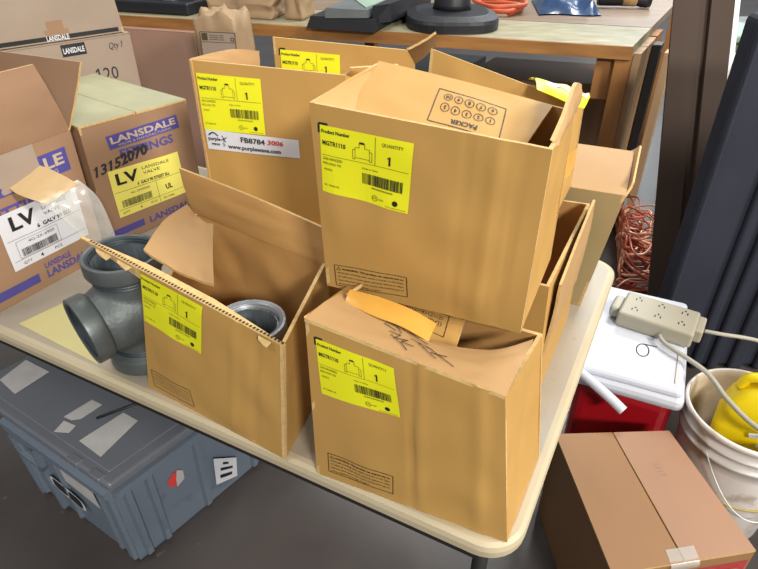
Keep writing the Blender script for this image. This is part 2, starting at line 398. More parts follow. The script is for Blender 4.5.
# front carton
b1 = carton('nearest open carton at the table corner, handwriting on its folded-in flap', (.07, .57, .74))
W1, T1, o = carton_body((-.089, .559), (.164, .45), (.237, .590), (-.024, .706), .7405, [(-.087, .558, 1.018), (.135, .462, .986), (.205, .585, .974), (-.028, .703, .974)], CB(), b1, (.004, -.006, .002, .002), .004, 1, cre=((.53, -.0035, .012), (.57, .002, .03), (.86, .003, .04)))
def fit(p, pts):
    """uv of world points on a flat panel (ignores bulge)"""
    out = []
    for q in pts:
        q = V(q); u = v = .5
        for _ in range(30):
            p0 = p.P(u, v); du = (p.P(u + .01, v) - p0) / .01; dv = (p.P(u, v + .01) - p0) / .01; d = q - p0
            a, b, c = du.dot(du), du.dot(dv), dv.dot(dv); e, f = d.dot(du), d.dot(dv); det = a * c - b * b
            u += (e * c - f * b) / det; v += (a * f - b * e) / det
        out.append((u, v))
    return out
product_label(W1[0], fit(W1[0], [(-.072, .552, .905), (.027, .509, .908), (.018, .513, .983), (-.075, .553, .993)]), b1, 3)
warning_box(W1[0], fit(W1[0], [(-.071, .551, .755), (.02, .512, .756), (.02, .512, .795), (-.070, .551, .795)]), b1)
Fl = Ribbon([lerp(T1[0], T1[1], u) + V((0, 0, .001)) for u in (0, .35, .6, .85, 1)], [(-.048, .632, 1.004), (.012, .592, .998), (.064, .552, .990), (.128, .528, .996), (.180, .540, 1.002)], .004, .003, 3)
sheet('flap', Fl, [M['kraft_pale'], M['kraft_in'], M['kraft_edge']], b1, .0045, 40, 10)
k = Ink(Fl, Q(0, 0, 1, 1), 270, 60)
for a in ([(72, 40), (86, 42), (96, 34)], [(70, 36), (88, 34)], [(80, 28), (96, 30), (90, 22), (108, 26), (100, 18), (118, 20)], [(84, 24), (112, 10)], [(110, 34), (138, 28)], [(122, 30), (150, 14)], [(134, 30), (172, 12)], [(140, 22), (160, 24)], [(104, 42), (134, 36)]): k.line(a, 1.2)
k.build('handwriting', M['ink_marker'], b1, .0016)
Rf = Ribbon([lerp(T1[3], T1[2], u) for u in (.62, .3, 0)], [(.085, .545, .955), (.04, .575, .958), (-.035, .615, .966)], 0, .002, 5)
sheet('flap', Rf, [M['kraft'], M['kraft_in'], M['kraft_edge']], b1, .0045, 24, 10)
packer_box(Rf, fit(Rf, [(.094, .626, .966), (.029, .661, .966), (.022, .634, .966), (.082, .590, .964)]), b1)
Lf = Ribbon([T1[0] + V((0, 0, -.002)), lerp(T1[0], T1[3], .5), T1[3]], [(-.047, .62, 1.0), (-.03, .645, .998), (-.01, .69, .985)], .002, .001, 2)
sheet('flap', Lf, [M['kraft_pale'], M['kraft_in'], M['kraft_edge']], b1)
tp = Ribbon([(-.043, .604, 1.009), (-.006, .576, 1.009), (.027, .559, 1.006), (.058, .543, .996)], [(-.037, .628, 1.012), (.001, .611, 1.012), (.041, .588, 1.009), (.07, .573, .999)], .002, .001, 2)
sheet('packing_tape', tp, [M['tape']] * 3, b1, .001, 40, 4)

# upper carton
b2 = carton('large open carton on top at the centre, back flap printed with a PACKER number box', (.09, .72, .98))
W2, T2, o = carton_body((-.072, .686), (.175, .579), (.255, .757), (.003, .862), .9795, [(-.081, .690, 1.232), (.176, .577, 1.218), (.253, .760, 1.200), (.0, .862, 1.237)], CB(), b2, (.005, -.004, .002, .002), .005, 11, cre=((.66, -.002, .012), (.78, .003, .03), (.88, -.002, .012)))
product_label(W2[0], fit(W2[0], [(-.069, .685, 1.124), (.036, .639, 1.116), (.040, .637, 1.203), (-.069, .685, 1.208)]), b2, 5)
warning_box(W2[0], fit(W2[0], [(-.059, .680, .984), (.038, .638, .993), (.037, .639, 1.025), (-.061, .681, 1.017)]), b2)
Pk = Ribbon([(.224, .764, 1.206), (.11, .813, 1.224), (.0, .860, 1.2385)], [(.14, .612, 1.172), (.045, .665, 1.186), (-.052, .715, 1.200)], .004, .003, 4)
sheet('flap', Pk, [M['kraft'], M['kraft_in'], M['kraft_edge']], b2, .0045, 24, 16)
packer_box(Pk, fit(Pk, [(.160, .745, 1.2), (.079, .790, 1.215), (.058, .716, 1.2), (.140, .672, 1.19)]), b2)
Lf = Ribbon([T2[0] + V((.002, 0, -.002)), lerp(T2[0], T2[3], .5), T2[3] + V((0, 0, -.004))], [(-.035, .70, 1.205), (-.02, .75, 1.2), (.01, .82, 1.215)], .003, .001, 2)
sheet('flap', Lf, [M['kraft_pale'], M['kraft_in'], M['kraft_edge']], b2)

Wf = Ribbon([lerp(T2[1], T2[2], u) + V((-.001, 0, -.004)) for u in (.12, .4, .7, 1)], [(.184, .603, 1.218), (.205, .648, 1.230), (.232, .712, 1.246), (.256, .764, 1.232)], .004, .003, 9)
sheet('flap', Wf, [M['kraft_pale'], M['kraft_in'], M['kraft_edge']], b2, .0045, 16, 8)

# torn carton at the left with the fitting in it
b3 = carton('torn open carton at the table edge with a pipe fitting standing inside it', (-.23, .76, .74))
F3 = [(-.388, .737), (-.138, .583), (-.078, .777), (-.322, .944)]
B = [V((p[0], p[1], .7405)) for p in F3]
TT = [V((-.335, .704, .993)), V((-.119, .572, .964)), V((-.080, .777, .962)), V((-.322, .944, .965))]
mb = MB()
W3 = [Panel(B[0], B[1], TT[1], TT[0], .004, .004, 21, 5, ((.80, -.002, .02), (.66, .002, .02))), Panel(B[1], B[2], TT[2], TT[1], .002, .002, 22), Panel(B[2], B[3], TT[3], TT[2], .002, .007, 23), Panel(B[3], B[0], TT[0] + V((-.008, .02, -.09)), TT[3], .0, .002, 24)]
for p in W3: p.into(mb, .005, 40, 16)
mb.hexa([b + V((0, 0, .0006)) for b in B], [b + V((0, 0, .004)) for b in B], 1)
tip = V((-.443, .771, 1.007)); N3 = V((-.524, -.852, 0)).normalized()
mb.add([TT[0], TT[0] + V((-.004, .002, -.016)), tip, TT[0] - N3 * .006, TT[0] - N3 * .006 + V((-.004, .002, -.016)), tip - N3 * .004], [(0, 2, 1), (3, 4, 5), (0, 3, 5, 2), (1, 2, 5, 4)], 2)
mb.build('body', CB(), b3)
# doubled-over rim with its fluting showing
rim = Ribbon([tip + V((0, 0, .001)), TT[0] + V((0, 0, .001)), lerp(TT[0], TT[1], .5) + V((0, 0, .001)), TT[1] + V((0, 0, .001))], [tip - N3 * .003 + V((0, 0, .002)), TT[0] - N3 * .014 + V((0, 0, .003)), lerp(TT[0], TT[1], .5) - N3 * .014 + V((0, 0, .003)), TT[1] - N3 * .004 + V((0, 0, .001))], 0, 0, 0, False)
rm = sheet('folded_rim', rim, [M['kraft_edge']] * 3, b3, .003, 30, 2)
mb = MB()
A0, A1 = tip, TT[1]
for seg, (P0, P1, n) in enumerate(((lerp(tip, TT[0], .15), TT[0], 18), (TT[0], TT[1], 44))):
    for i in range(n):
        a = lerp(P0, P1, (i + .15) / n); b_ = lerp(P0, P1, (i + .72) / n)
        s0 = -N3 * .001 + V((0, 0, .0021)); s1 = -N3 * .0045 + V((0, 0, .003))
        mb.add([a + s0, b_ + s0, lerp(a, b_, 1.3) + s1, lerp(a, b_, .3) + s1], [(0, 1, 2, 3)])
fo = mb.build('fluting', M['flute'], rm)
# torn paper liner hanging off the rim
for u, ln, wd in ((.10, .006, .035), (.22, .005, .03), (.90, .007, .022)):
    p = lerp(tip, TT[1], u); d = (TT[1] - tip).normalized()
    o_ = N3 * .003; mb = MB()
    mb.add([p + o_, p + d * wd + o_, p + d * wd * .8 + N3 * .009 + V((0, 0, -ln)), p + d * wd * .35 + N3 * .007 + V((0, 0, -ln * 1.2)), p + d * wd * .1 + N3 * .006 + V((0, 0, -ln * .5))], [(0, 4, 3, 2, 1)]); mb.build('torn_liner', M['kraft_edge'], rm)
product_label(W3[0], fit(W3[0], [(-.352, .715, .897), (-.252, .653, .885), (-.234, .642, .975), (-.335, .704, .988)]), b3, 7, False)
k = Ink(W3[0], fit(W3[0], [(-.372, .727, .752), (-.292, .678, .752), (-.292, .678, .79), (-.370, .726, .79)]), 90, 36); k.frame(1, 1, 89, 35, 1.2)
for i in range(4): k.text(WARN[i][:30], 5, 27 - i * 6, 3, 80)
k.build('warning_print', M['ink_soft'], b3, .0008)
Bf = Ribbon([p + N3 * .0058 + V((0, 0, -.004)) for p in (TT[3], lerp(TT[3], TT[2], .5), TT[2])], [(-.331, .925, 1.052), (-.20, .858, 1.032), (-.072, .795, 1.004)], .003, .003, 6)
sheet('flap', Bf, [M['kraft_in'], M['kraft'], M['kraft_edge']], b3, .0045, 24, 8)
Lf = Ribbon([(-.352, .768, .985), (-.338, .83, 1.0), (-.318, .893, .998)], [(-.234, .700, .968), (-.245, .752, .985), (-.262, .835, .992)], .010, .003, 8)
sheet('flap', Lf, [M['kraft'], M['kraft_pale'], M['kraft_edge']], b3, .0045, 16, 14)

# carton behind, left, upper tier
def plain_label_carton(): pass
b4 = carton('open carton with a yellow sticker above a white lot tag, at back left', (-.18, 1.1, .90))
W4, T4, o = carton_body((-.318, 1.030), (-.055, .992), (.03, 1.11), (-.23, 1.155), .9005, [(-.318, 1.036, 1.199), (-.055, .998, 1.183), (.03, 1.11, 1.12), (-.23, 1.155, 1.12)], CB(), b4, (.003, .002, .002, .002), .002, 31)
def P4(x, y): # helper uv from fractions of width/height in millimetres
    return x / 266, (y + 79) / 297
def q4(x0, y0, x1, y1): return [P4(x0, y0), P4(x1, y0), P4(x1, y1), P4(x0, y1)]
product_label(W4[0], q4(9, 101, 121, 198), b4, 9, False)
wl = sticker('lot_tag', W4[0], [P4(10, 66), P4(180, 62), P4(180, 97), P4(10, 102)], 160, 33, M['white_label'], b4); wl['label'] = 'white lot tag sticker'
q = [P4(10, 66), P4(180, 62), P4(180, 97), P4(10, 102)]
k = Ink(W4[0], q, 160, 33); k.text('purple', 3.5, 16, 6, 21, True).text('wave', 7.5, 8, 5, 15, True).text('FB8784', 60, 18, 8.5, 42, True).text('www.purplewave.com', 36, 5, 7, 92, True)
k.line([(5 + 16 * i / 10, 24 + 5 * math.sin(math.pi * i / 10)) for i in range(11)], 2.2)
k.line([(29, 6), (30.5, 20)], 1).line([(27, 12), (33, 9)], .8); 
for a in range(4): k.line([(30.5, 20), (30.5 + 6 * math.cos(a * 1.57 + .5), 20 + 6 * math.sin(a * 1.57 + .5))], 1.4)
k.build('printing', M['ink'], wl, .0013)
Ink(W4[0], q, 160, 33).text('3006', 106, 19, 8, 27, True, shear=.15).build('red_handwriting', M['ink_red'], wl, .0013)
Lf = Ribbon([T4[0] + V((.004, .004, -.002)), lerp(T4[0], T4[3], .6), T4[3]], [(-.314, 1.04, 1.2), (-.262, 1.12, 1.197), (-.222, 1.158, 1.186)], .002, .002, 2)
sheet('flap', Lf, [M['kraft_pale'], M['kraft_in'], M['kraft_edge']], b4)
Rf = Ribbon([T4[1] + V((0, .005, 0)), T4[2]], [(-.045, 1.0, 1.194), (.035, 1.10, 1.175)], .002, .001, 2)
sheet('flap', Rf, [M['kraft'], M['kraft_in'], M['kraft_edge']], b4)

# carton furthest back, upper tier
b5 = carton('open carton furthest back in the stack, half hidden, its right flap standing up', (-.06, 1.28, .98))
W5, T5, o = carton_body((-.208, 1.235), (.055, 1.200), (.078, 1.335), (-.188, 1.372), .9795, [1.195, 1.178, 1.12, 1.12], CB(), b5, (.002, .002, .002, .002), .002, 41)
product_label(W5[0], Q(.05, .45, .50, .90), b5, 4)
Rf = Ribbon([T5[1], T5[2]], [(.108, 1.19, 1.210), (.118, 1.30, 1.165)], .002, .001, 2)
sheet('flap', Rf, [M['kraft_pale'], M['kraft_in'], M['kraft_edge']], b5)

# carton behind the upper one
b6 = carton('carton wedged right behind the central upper carton, yellow tape across its right end', (.2, .99, .99))
W6, T6, o = carton_body((.068, .990), (.292, .880), (.350, 1.000), (.118, 1.105), .9895, [(.085, 1.024, 1.219), (.292, .934, 1.163), (.345, 1.0, 1.140), (.122, 1.105, 1.13)], CB(), b6, (.004, .003, .002, .002), .003, 51)
Tf = Ribbon([T6[1] + V((-.03, .015, .008)), T6[2] + V((-.03, .015, .003))], [T6[1] + V((-.10, .07, .0)), T6[2] + V((-.10, .05, -.005))], .01, .002, 2)
sheet('flap', Tf, [M['kraft'], M['kraft_in'], M['kraft_edge']], b6)
yt = Ribbon([(.240, .916, 1.184), (.264, .903, 1.177), (.290, .893, 1.168), (.312, .90, 1.160)], [(.240, .975, 1.184), (.275, .968, 1.178), (.312, .95, 1.170), (.332, .945, 1.163)], .008, .006, 3)
sheet('yellow_tape', yt, [M['yellow']] * 3, b6, .001, 24, 8)
k = Ink(yt, Q(0, 0, 1, 1), 150, 50); k.line([(20, 22), (60, 26), (95, 22), (140, 25)], 12); k.build('tape_stripe', M['paper'], b6, .001)
Ink(W6[1], Q(0, .25, 1, .5), 100, 30).rect(0, 0, 100, 30).build('tape_band', M['tape'], b6, .0008)

# lower tier behind the front carton
b7 = carton('carton on the table right behind the front one, its pale torn side wall leaning out', (.18, .86, .74))
W7, T7, o = carton_body((-.008, .803), (.250, .692), (.366, .925), (.108, 1.05), .7405, [.974, (.238, .690, .974), (.364, .930, .985), .974], CB(), b7, (.001, .004, .002, .002), .002, 61)
Sf = Ribbon([T7[1] + V((.002, .03, 0)), lerp(T7[1], T7[2], .5), T7[2]], [(.272, .765, .995), (.335, .85, 1.0), (.376, .922, 1.01)], .006, .003, 2)
k = Ribbon([(.246, .700, .80), (.30, .80, .80), (.362, .918, .82)], [(.262, .708, .965), (.308, .80, .984), (.362, .905, 1.004)], .004, .002, 5)
sheet('torn_flap', k, [M['kraft_pale'], M['kraft_pale'], M['kraft_edge']], b7, .004, 20, 10)
b8 = carton('greyish tan carton at the far right table edge with its front flap folded back flat', (.32, 1.1, .74))
W8, T8, o = carton_body((.172, 1.07), (.403, .968), (.480, 1.150), (.25, 1.25), .7405, [.985, (.434, .956, .987), (.50, 1.145, .99), .985], [M['olive_tan'], M['kraft_in'], M['kraft_edge']], b8, (.002, .002, .002, .002), .001, 71)
Ff = Ribbon([lerp(T8[0], T8[1], .15) + V((0, 0, .001)), T8[1] + V((0, 0, .001))], [(.30, 1.22, 1.002), (.505, 1.125, 1.004)], .006, .001, 2)
sheet('flap', Ff, [M['kraft_pale'], M['kraft_in'], M['kraft_edge']], b8)
Sf = Ribbon([T8[1] + V((.003, .01, -.01)), T8[2]], [(.452, .975, 1.004), (.522, 1.135, 1.01)], .002, .001, 2)
sheet('side_flap', Sf, [M['kraft_pale'], M['kraft_pale'], M['kraft_edge']], b8)
# hidden lower cartons that carry the back of the upper tier
for c4, lab in ((((-.312, 1.005), (-.055, .965), (.03, 1.115), (-.235, 1.16)), 'lower carton holding up the one with the white lot tag'), (((-.20, 1.232), (.055, 1.195), (.08, 1.33), (-.18, 1.372)), 'lower carton under the furthest back open carton')):
    cc = sum((V((p[0], p[1], 0)) for p in c4), V()) / 4
    t_ = carton(lab, (cc.x, cc.y, .74))
    zt = .896 if c4[0][0] < -.3 else .975
    carton_body(*c4, .7405, [zt] * 4, CB(), t_, (0, 0, 0, 0), 0, 81)
    mb = MB(); mb.hexa([V((p[0], p[1], zt + .0005)) for p in c4], [V((p[0], p[1], zt + .004)) for p in c4]); mb.build('lid_flaps', CB()[:1], t_)

# ------------------------------------------------------------------ pipe tees
def bake(o):
    dg = bpy.context.evaluated_depsgraph_get(); dg.update(); me = bpy.data.meshes.new_from_object(o.evaluated_get(dg)); o.modifiers.clear(); old = o.data; o.data = me; bpy.data.meshes.remove(old)
def tee(c, h, R, rb, bdir, blen, label, m, ml):
    t = thing('pipe_tee', c, label, 'pipe fitting', 'grey threaded pipe tees'); c = V(c); bd = V(bdir).normalized(); mid = c + V((0, 0, h / 2))
    mb = MB()
    def solid(prof, cc, ax):
        n = 40; az = V(ax).normalized(); a = az.orthogonal().normalized(); b = az.cross(a); k = len(mb.v)
        vs = [V(cc) + az * z + (a * math.cos(t2) + b * math.sin(t2)) * r for r, z in prof for t2 in (j * 2 * math.pi / n for j in range(n))]; K = len(prof)
        fs = [(i * n + j, i * n + (j + 1) % n, (i + 1) * n + (j + 1) % n, (i + 1) * n + j) for i in range(K - 1) for j in range(n)]
        mb.add(vs, fs + [tuple(reversed(range(n))), tuple((K - 1) * n + j for j in range(n))], 0, True)
    r0 = R * .86
    solid([(r0, .01), (r0 * .98, h * .3), (r0 * 1.05, h * .5), (r0 * .98, h * .7), (r0, h - .01)], c, (0, 0, 1))
    solid([(rb * 1.12, 0), (rb * 1.02, blen * .45), (rb * .88, blen * .7), (rb * .86, blen - .006)], mid, bd)
    o = mb.build('body', m, t)
    rmd = o.modifiers.new('r', 'REMESH'); rmd.mode = 'VOXEL'; rmd.voxel_size = .0032; rmd.use_smooth_shade = True
    sm = o.modifiers.new('s', 'SMOOTH'); sm.iterations = 14; sm.factor = .6
    bake(o)
    cut = MB()
    def cyl(cc, ax, r, z0, z1):
        n = 40; az = V(ax).normalized(); a = az.orthogonal().normalized(); b = az.cross(a)
        vs = [V(cc) + az * z + (a * math.cos(t2) + b * math.sin(t2)) * r for z in (z0, z1) for t2 in (j * 2 * math.pi / n for j in range(n))]
        cut.add(vs, [(j, (j + 1) % n, n + (j + 1) % n, n + j) for j in range(n)] + [tuple(reversed(range(n))), tuple(n + j for j in range(n))])
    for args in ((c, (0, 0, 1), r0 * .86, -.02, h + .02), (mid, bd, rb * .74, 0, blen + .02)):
        cut = MB(); cyl(*args); co = cut.build('cut', M['iron_bore_shade'], t)
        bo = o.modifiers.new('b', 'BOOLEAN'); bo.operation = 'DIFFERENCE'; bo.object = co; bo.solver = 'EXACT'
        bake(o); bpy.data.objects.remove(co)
    o.data.materials.append(M['iron_bore_shade'])
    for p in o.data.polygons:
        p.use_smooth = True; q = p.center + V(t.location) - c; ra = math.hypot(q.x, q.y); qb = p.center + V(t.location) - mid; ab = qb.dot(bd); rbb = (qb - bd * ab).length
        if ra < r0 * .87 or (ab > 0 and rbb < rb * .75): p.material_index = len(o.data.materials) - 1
    def collar(cc, ax, r):  # cc = mouth centre, ax points outward
        L = .028; ri = r * .88; inner = [(ri * .90, -.050), (ri * .90, -.044)]
        for i in range(8): z = -.042 + i * .005; inner += [(ri, z), (ri, z + .0012), (ri * .93, z + .0028), (ri * .93, z + .0038)]
        inner += [(ri + .001, -.0015)]
        lip = [(ri + .001, -.0015), (ri + .0022, 0), (r - .002, 0), (r - .0005, -.001)]
        outer = [(r - .0005, -.001), (r, -.003), (r, -L + .003), (r - .0015, -L)]
        sh = [(r - .0015, -L), (r * .91, -L - .003), (r * .86, -L - .006)]
        mb = MB()
        mb.lathe(inner, cc, ax, 56, 1, False); mb.lathe(lip, cc, ax, 56, 0, False); mb.lathe(outer, cc, ax, 56, 0, False); mb.lathe(sh, cc, ax, 56, 0, False)
        q = mb.build('threaded_collar', [ml, M['iron_bore_shade'] if m == M['iron'] else ml], t)
    collar(c + V((0, 0, h)), (0, 0, 1), R); collar(c, (0, 0, -1), R); collar(mid + bd * blen, bd, rb)
    return t
tee((-.415, .823, .7408), .211, .0625, .059, (-.72, -.69, -.08), .094, 'dark grey pipe tee standing on the table left of the torn carton', M['iron'], M['iron_collar'])
tee((-.190, .690, .7455), .170, .0545, .046, (-.852, .524, 0), .10, 'light grey pipe tee standing inside the torn carton', M['galv'], M['galv'])

ys = [V((-.693, .909, .7402)), V((-.633, .984, .7402)), V((-.500, .844, .7402)), V((-.496, .793, .7402))]
mb = MB(); mb.hexa([ys[0], ys[3], ys[2], ys[1]], [p + V((0, 0, .0005)) for p in (ys[0], ys[3], ys[2], ys[1])])
tag(mb.build('paper_sheet', mat('pale_yellow_paper', 'BFB57E', .5, var=.03), loc=(-.58, .88, .7402)), 'pale yellow sheet lying flat on the table in front of the dark pipe tee', 'paper')

# ------------------------------------------------------------------ cartons with purple lettering
GL = 'brown cartons with purple lettering'
d1 = V((.475, .88, 0)).normalized()
l1 = thing('cardboard_carton', (-.82, 1.1, .74), 'open brown carton with purple lettering, white sticker and a peeling strip of clear tape', 'box', GL)
fl = V((-.765, .916, 0)); fr = V((-.623, 1.17, 0)); back = V((-.872, .49, 0)).normalized() * .25
WL, TLn, o = carton_body(fl, fr, fr + back, fl + back, .7405, [1.026, 1.031, 1.03, 1.026], [M['lans'], M['lans'], M['kraft_edge']], l1, (.004, .002, .002, .002), .002, 91)
Wd = (fr - fl).length
def qL(s0, z0, s1, z1): return Q(s0 / Wd, (z0 - .7405) / .288, s1 / Wd, (z1 - .7405) / .288)
q = qL(.088, .806, .262, .925); lb = sticker('shipping_label', WL[0], q, 170, 118, M['white_label'], l1); lb['label'] = 'white shipping sticker'
k = Ink(WL[0], q, 170, 118); k.text('LV', 22, 80, 28, 52, True).text('LANSDALE', 90, 96, 7, 54).text('VALVE', 90, 84, 7, 36)
k.text('6  GALV 90 ELL', 70, 66, 8, 76, True).text('4G-2X-6900', 44, 46, 6, 56).bars(26, 22, 102, 38, 3).text('QTY', 22, 6, 6, 18).text('4', 58, 5, 8, None, True).text('PCS', 90, 6, 6, 16)
k.line([(6, 62), (166, 62)], .8).line([(6, 18), (166, 18)], .8).frame(20, 20, 108, 56, .6)
k.build('printing', M['ink'], lb, .0014)
def logo(panel, q, parent, W_, H_, txt, sub):
    k = Ink(panel, q, W_, H_); k.raw([], [])
    sk = H_ * .12
    n = 16
    for i in range(n):
        x0, x1 = W_ * i / n, W_ * (i + 1) / n; k.raw([(x0, 0), (x1, 0), (x1, H_), (x0, H_)], [(0, 1, 2, 3)])
    lg = k.build('purple_logo', M['ink_purple'], parent, .0006)
    Ink(panel, q, W_, H_).text(txt, W_ * .04, H_ * .38, H_ * .46, W_ * .92, True).text(sub, W_ * .12, H_ * .1, H_ * .16, W_ * .76).build('lettering', M['ink_pale'], lg, .0012)
logo(WL[0], qL(.03, .955, .268, 1.003), l1, 230, 48, 'LANSDALE', 'VALVE & MANUFACTURING')
k = Ink(WL[0], qL(.08, .90, .27, .95), 190, 50); k.text('FITTINGS', 0, 10, 26, 150, True); k.build('purple_lettering', M['ink_purple'], l1, .0004)
k = Ink(WL[0], qL(0, .755, .272, .80), 272, 45); k.rect(0, 4, 130, 24); k.text('LANSDALE', 148, 4, 17, 105, True).text('LANSDALE', 148, 26, 12, 60, True); k.build('purple_stripe', M['ink_purple'], l1, .0006)
nf = V((d1.y, -d1.x, 0))
Ff = Ribbon([TLn[0] + V((0, 0, .001)), TLn[1] + V((0, 0, .001))], [(-.79, .872, 1.165), (-.640, 1.142, 1.166)], .004, .002, 2)
sheet('flap', Ff, [M['lans'], M['kraft_in'], M['kraft_edge']], l1, .0045, 20, 10)
Rf = Ribbon([TLn[1], TLn[2]], [(-.569, 1.185, 1.16), (-.775, 1.276, 1.16)], .002, .001, 2)
sheet('flap', Rf, [M['greyboard'], M['lans'], M['kraft_edge']], l1, .0045, 20, 10)
def on1(s, z, off): return fl + d1 * s + nf * off + V((0, 0, z))
tt = Ribbon([on1(.135, .968, .005), on1(.138, .957, .02), on1(.150, .945, .04), on1(.168, .930, .052)], [on1(.205, .988, .005), on1(.214, .98, .02), on1(.228, .963, .04), on1(.240, .945, .057)], 0, .002, 3)
Ink(WL[0], qL(.12, .958, .205, 1.03), 80, 80).rect(0, 0, 80, 80).build('tape_patch', M['greyboard'], l1, .0018)
sheet('tan_tape', tt, [M['tape_tan']] * 3, l1, .0008, 20, 8)
cl = Ribbon([on1(.158, .935, .046), on1(.178, .90, .070), on1(.205, .84, .080), on1(.235, .775, .085)], [on1(.245, .952, .052), on1(.262, .91, .075), on1(.268, .84, .085), on1(.268, .775, .088)], 0, .006, 4)
sheet('clear_tape', cl, [M['film']] * 3, l1, .0006, 24, 10)

l2 = thing('cardboard_carton', (-.7, 1.43, .74), 'closed brown carton with purple lettering, a yellow sticker and marker digits', 'box', GL)
fl2, fr2 = V((-.623, 1.203, 0)), V((-.460, 1.423, 0)); bk2 = V((-.8, .6, 0)).normalized() * .385
W2L, T2L, o = carton_body(fl2, fr2, fr2 + bk2, fl2 + bk2, .7405, [1.021, 1.013, 1.013, 1.019], [M['lans'], M['lans'], M['kraft_edge']], l2, (.003, .002, .002, .002), .002, 101)
md0, md1 = lerp(T2L[0], T2L[1], .5), lerp(T2L[3], T2L[2], .5)
for a, b, c, d in ((T2L[0], lerp(T2L[0], T2L[1], .493), lerp(T2L[3], T2L[2], .493), T2L[3]), (lerp(T2L[0], T2L[1], .507), T2L[1], T2L[2], lerp(T2L[3], T2L[2], .507))):
    sheet('flap', Panel(a + V((0, 0, .005)), b + V((0, 0, .006)), c + V((0, 0, .006)), d + V((0, 0, .005)), .002, .003, 5), [M['lans_top'], M['lans'], M['kraft_edge']], l2, .0045, 12, 16)
qq = [(.135, .215), (.83, .205), (.81, .60), (.13, .625)]
lb = sticker('shipping_label', W2L[0], qq, 185, 118, M['yellow_pale'], l2); lb['label'] = 'pale yellow shipping sticker'
k = Ink(W2L[0], qq, 185, 118); k.text('LV', 14, 80, 27, 56, True).text('LANSDALE', 82, 100, 8, 72).text('VALVE', 82, 87, 8, 44).text('6  GALV 90 STREET ELL', 62, 66, 8, 86, True)
k.text('4G-2X00000', 40, 50, 5, 50).bars(14, 22, 90, 40, 5).text('QTY', 10, 6, 6, 18).text('4', 54, 5, 8).text('PCS', 84, 6, 6, 16).text('50-1006', 118, 6, 6, 30)
k.line([(4, 62), (180, 62)], .8).line([(4, 18), (180, 18)], .8).line([(108, 62), (108, 2)], .8).text('UL', 130, 30, 14, 18, True)
k.build('printing', M['ink'], lb, .0014)
logo(W2L[0], [(.2, .785), (.88, .80), (.87, .915), (.19, .895)], l2, 190, 40, 'LANSDALE', 'VALVE & MANUFACTURING')
k = Ink(W2L[0], [(.2, .66), (.8, .66), (.8, .8), (.2, .8)], 160, 40); k.text('FITTINGS', 20, 10, 20, 138, True); k.build('purple_lettering', M['ink_purple'], l2, .0004)
k = Ink(W2L[0], [(.02, .58), (.62, .66), (.62, .80), (.02, .72)], 160, 40); k.text('13152070', 2, 8, 22, 130, True, shear=.2).text('2070', 66, 9, 24, 66, True); k.build('marker_digits', M['ink_marker'], l2, .0009)
k = Ink(W2L[0], Q(0, .045, 1, .19), 274, 42); k.rect(0, 6, 95, 24); k.text('LANSDALE', 110, 6, 17, 130, True); k.build('purple_stripe', M['ink_purple'], l2, .0006)

GP = 'pale cartons stacked at the back left'
fr4 = V((-.708, 1.80, 0)); f4 = V((.717, .697, 0)); s4 = V((-.697, .717, 0))
l4 = thing('cardboard_carton', (-.95, 1.75, .74), 'pale closed carton behind, with a small black lettered tag and handwritten Qty 1', 'box', GP)
fl4 = fr4 - f4 * .46
W4L, T4L, o = carton_body(fl4, fr4, fr4 + s4 * .3, fl4 + s4 * .3, .7405, [1.092] * 4, [M['greyboard'], M['greyboard'], M['kraft_edge']], l4, (.003, .002, .002, .002), .002, 111)
sheet('flap', Panel(T4L[0] + V((0, 0, .004)), T4L[1] + V((0, 0, .004)), T4L[2] + V((0, 0, .004)), T4L[3] + V((0, 0, .004))), [M['greyboard']] * 3, l4, .003)
k = Ink(W4L[0], Q(0, 0, 1, 1), 460, 345); k.rect(266, 312, 330, 342); k.build('black_tag', M['black_print'], l4, .0006)
Ink(W4L[0], Q(0, 0, 1, 1), 460, 345).text('LANSDALE', 270, 320, 13, 56, True).build('tag_lettering', M['white_label'], l4, .0012)
Ink(W4L[0], Q(0, 0, 1, 1), 460, 345).text('Qty 1', 392, 314, 17, 38, False, shear=.2).text('120', 346, 236, 34, 56).build('handwriting', M['ink_marker'], l4, .0008)
l3 = thing('cardboard_carton', (-.95, 1.75, 1.09), 'pale closed carton topmost at the back left, black band along its bottom edge', 'box', GP)
fr3 = fr4 - f4 * .012 + s4 * .005; fl3 = fr3 - f4 * .52
W3L, T3L, o = carton_body(fl3, fr3, fr3 + s4 * .3, fl3 + s4 * .3, 1.0985, [1.40, (fr3.x - .02, fr3.y - .02, 1.40), 1.40, 1.40], [M['greyboard'], M['greyboard'], M['kraft_edge']], l3, (.004, .003, .002, .002), .004, 121)
sheet('flap', Panel(*[p + V((0, 0, .004)) for p in T3L]), [M['greyboard']] * 3, l3, .003)
Ink(W3L[0], Q(0, 0, 1, 1), 520, 310).rect(0, 4, 506, 15).build('black_band', M['black_print'], l3, .0008)
Ink(W3L[0], Q(0, 0, 1, 1), 520, 310).rect(322, 15, 364, 52).rect(312, 15, 374, 30).build('tape_patch', M['lans'], l3, .0006)
Ink(W3L[0], Q(0, 0, 1, 1), 520, 310).text('LANSDALE', 312, 3, 13, 58, True).build('band_lettering', M['white_label'], l3, .0014)

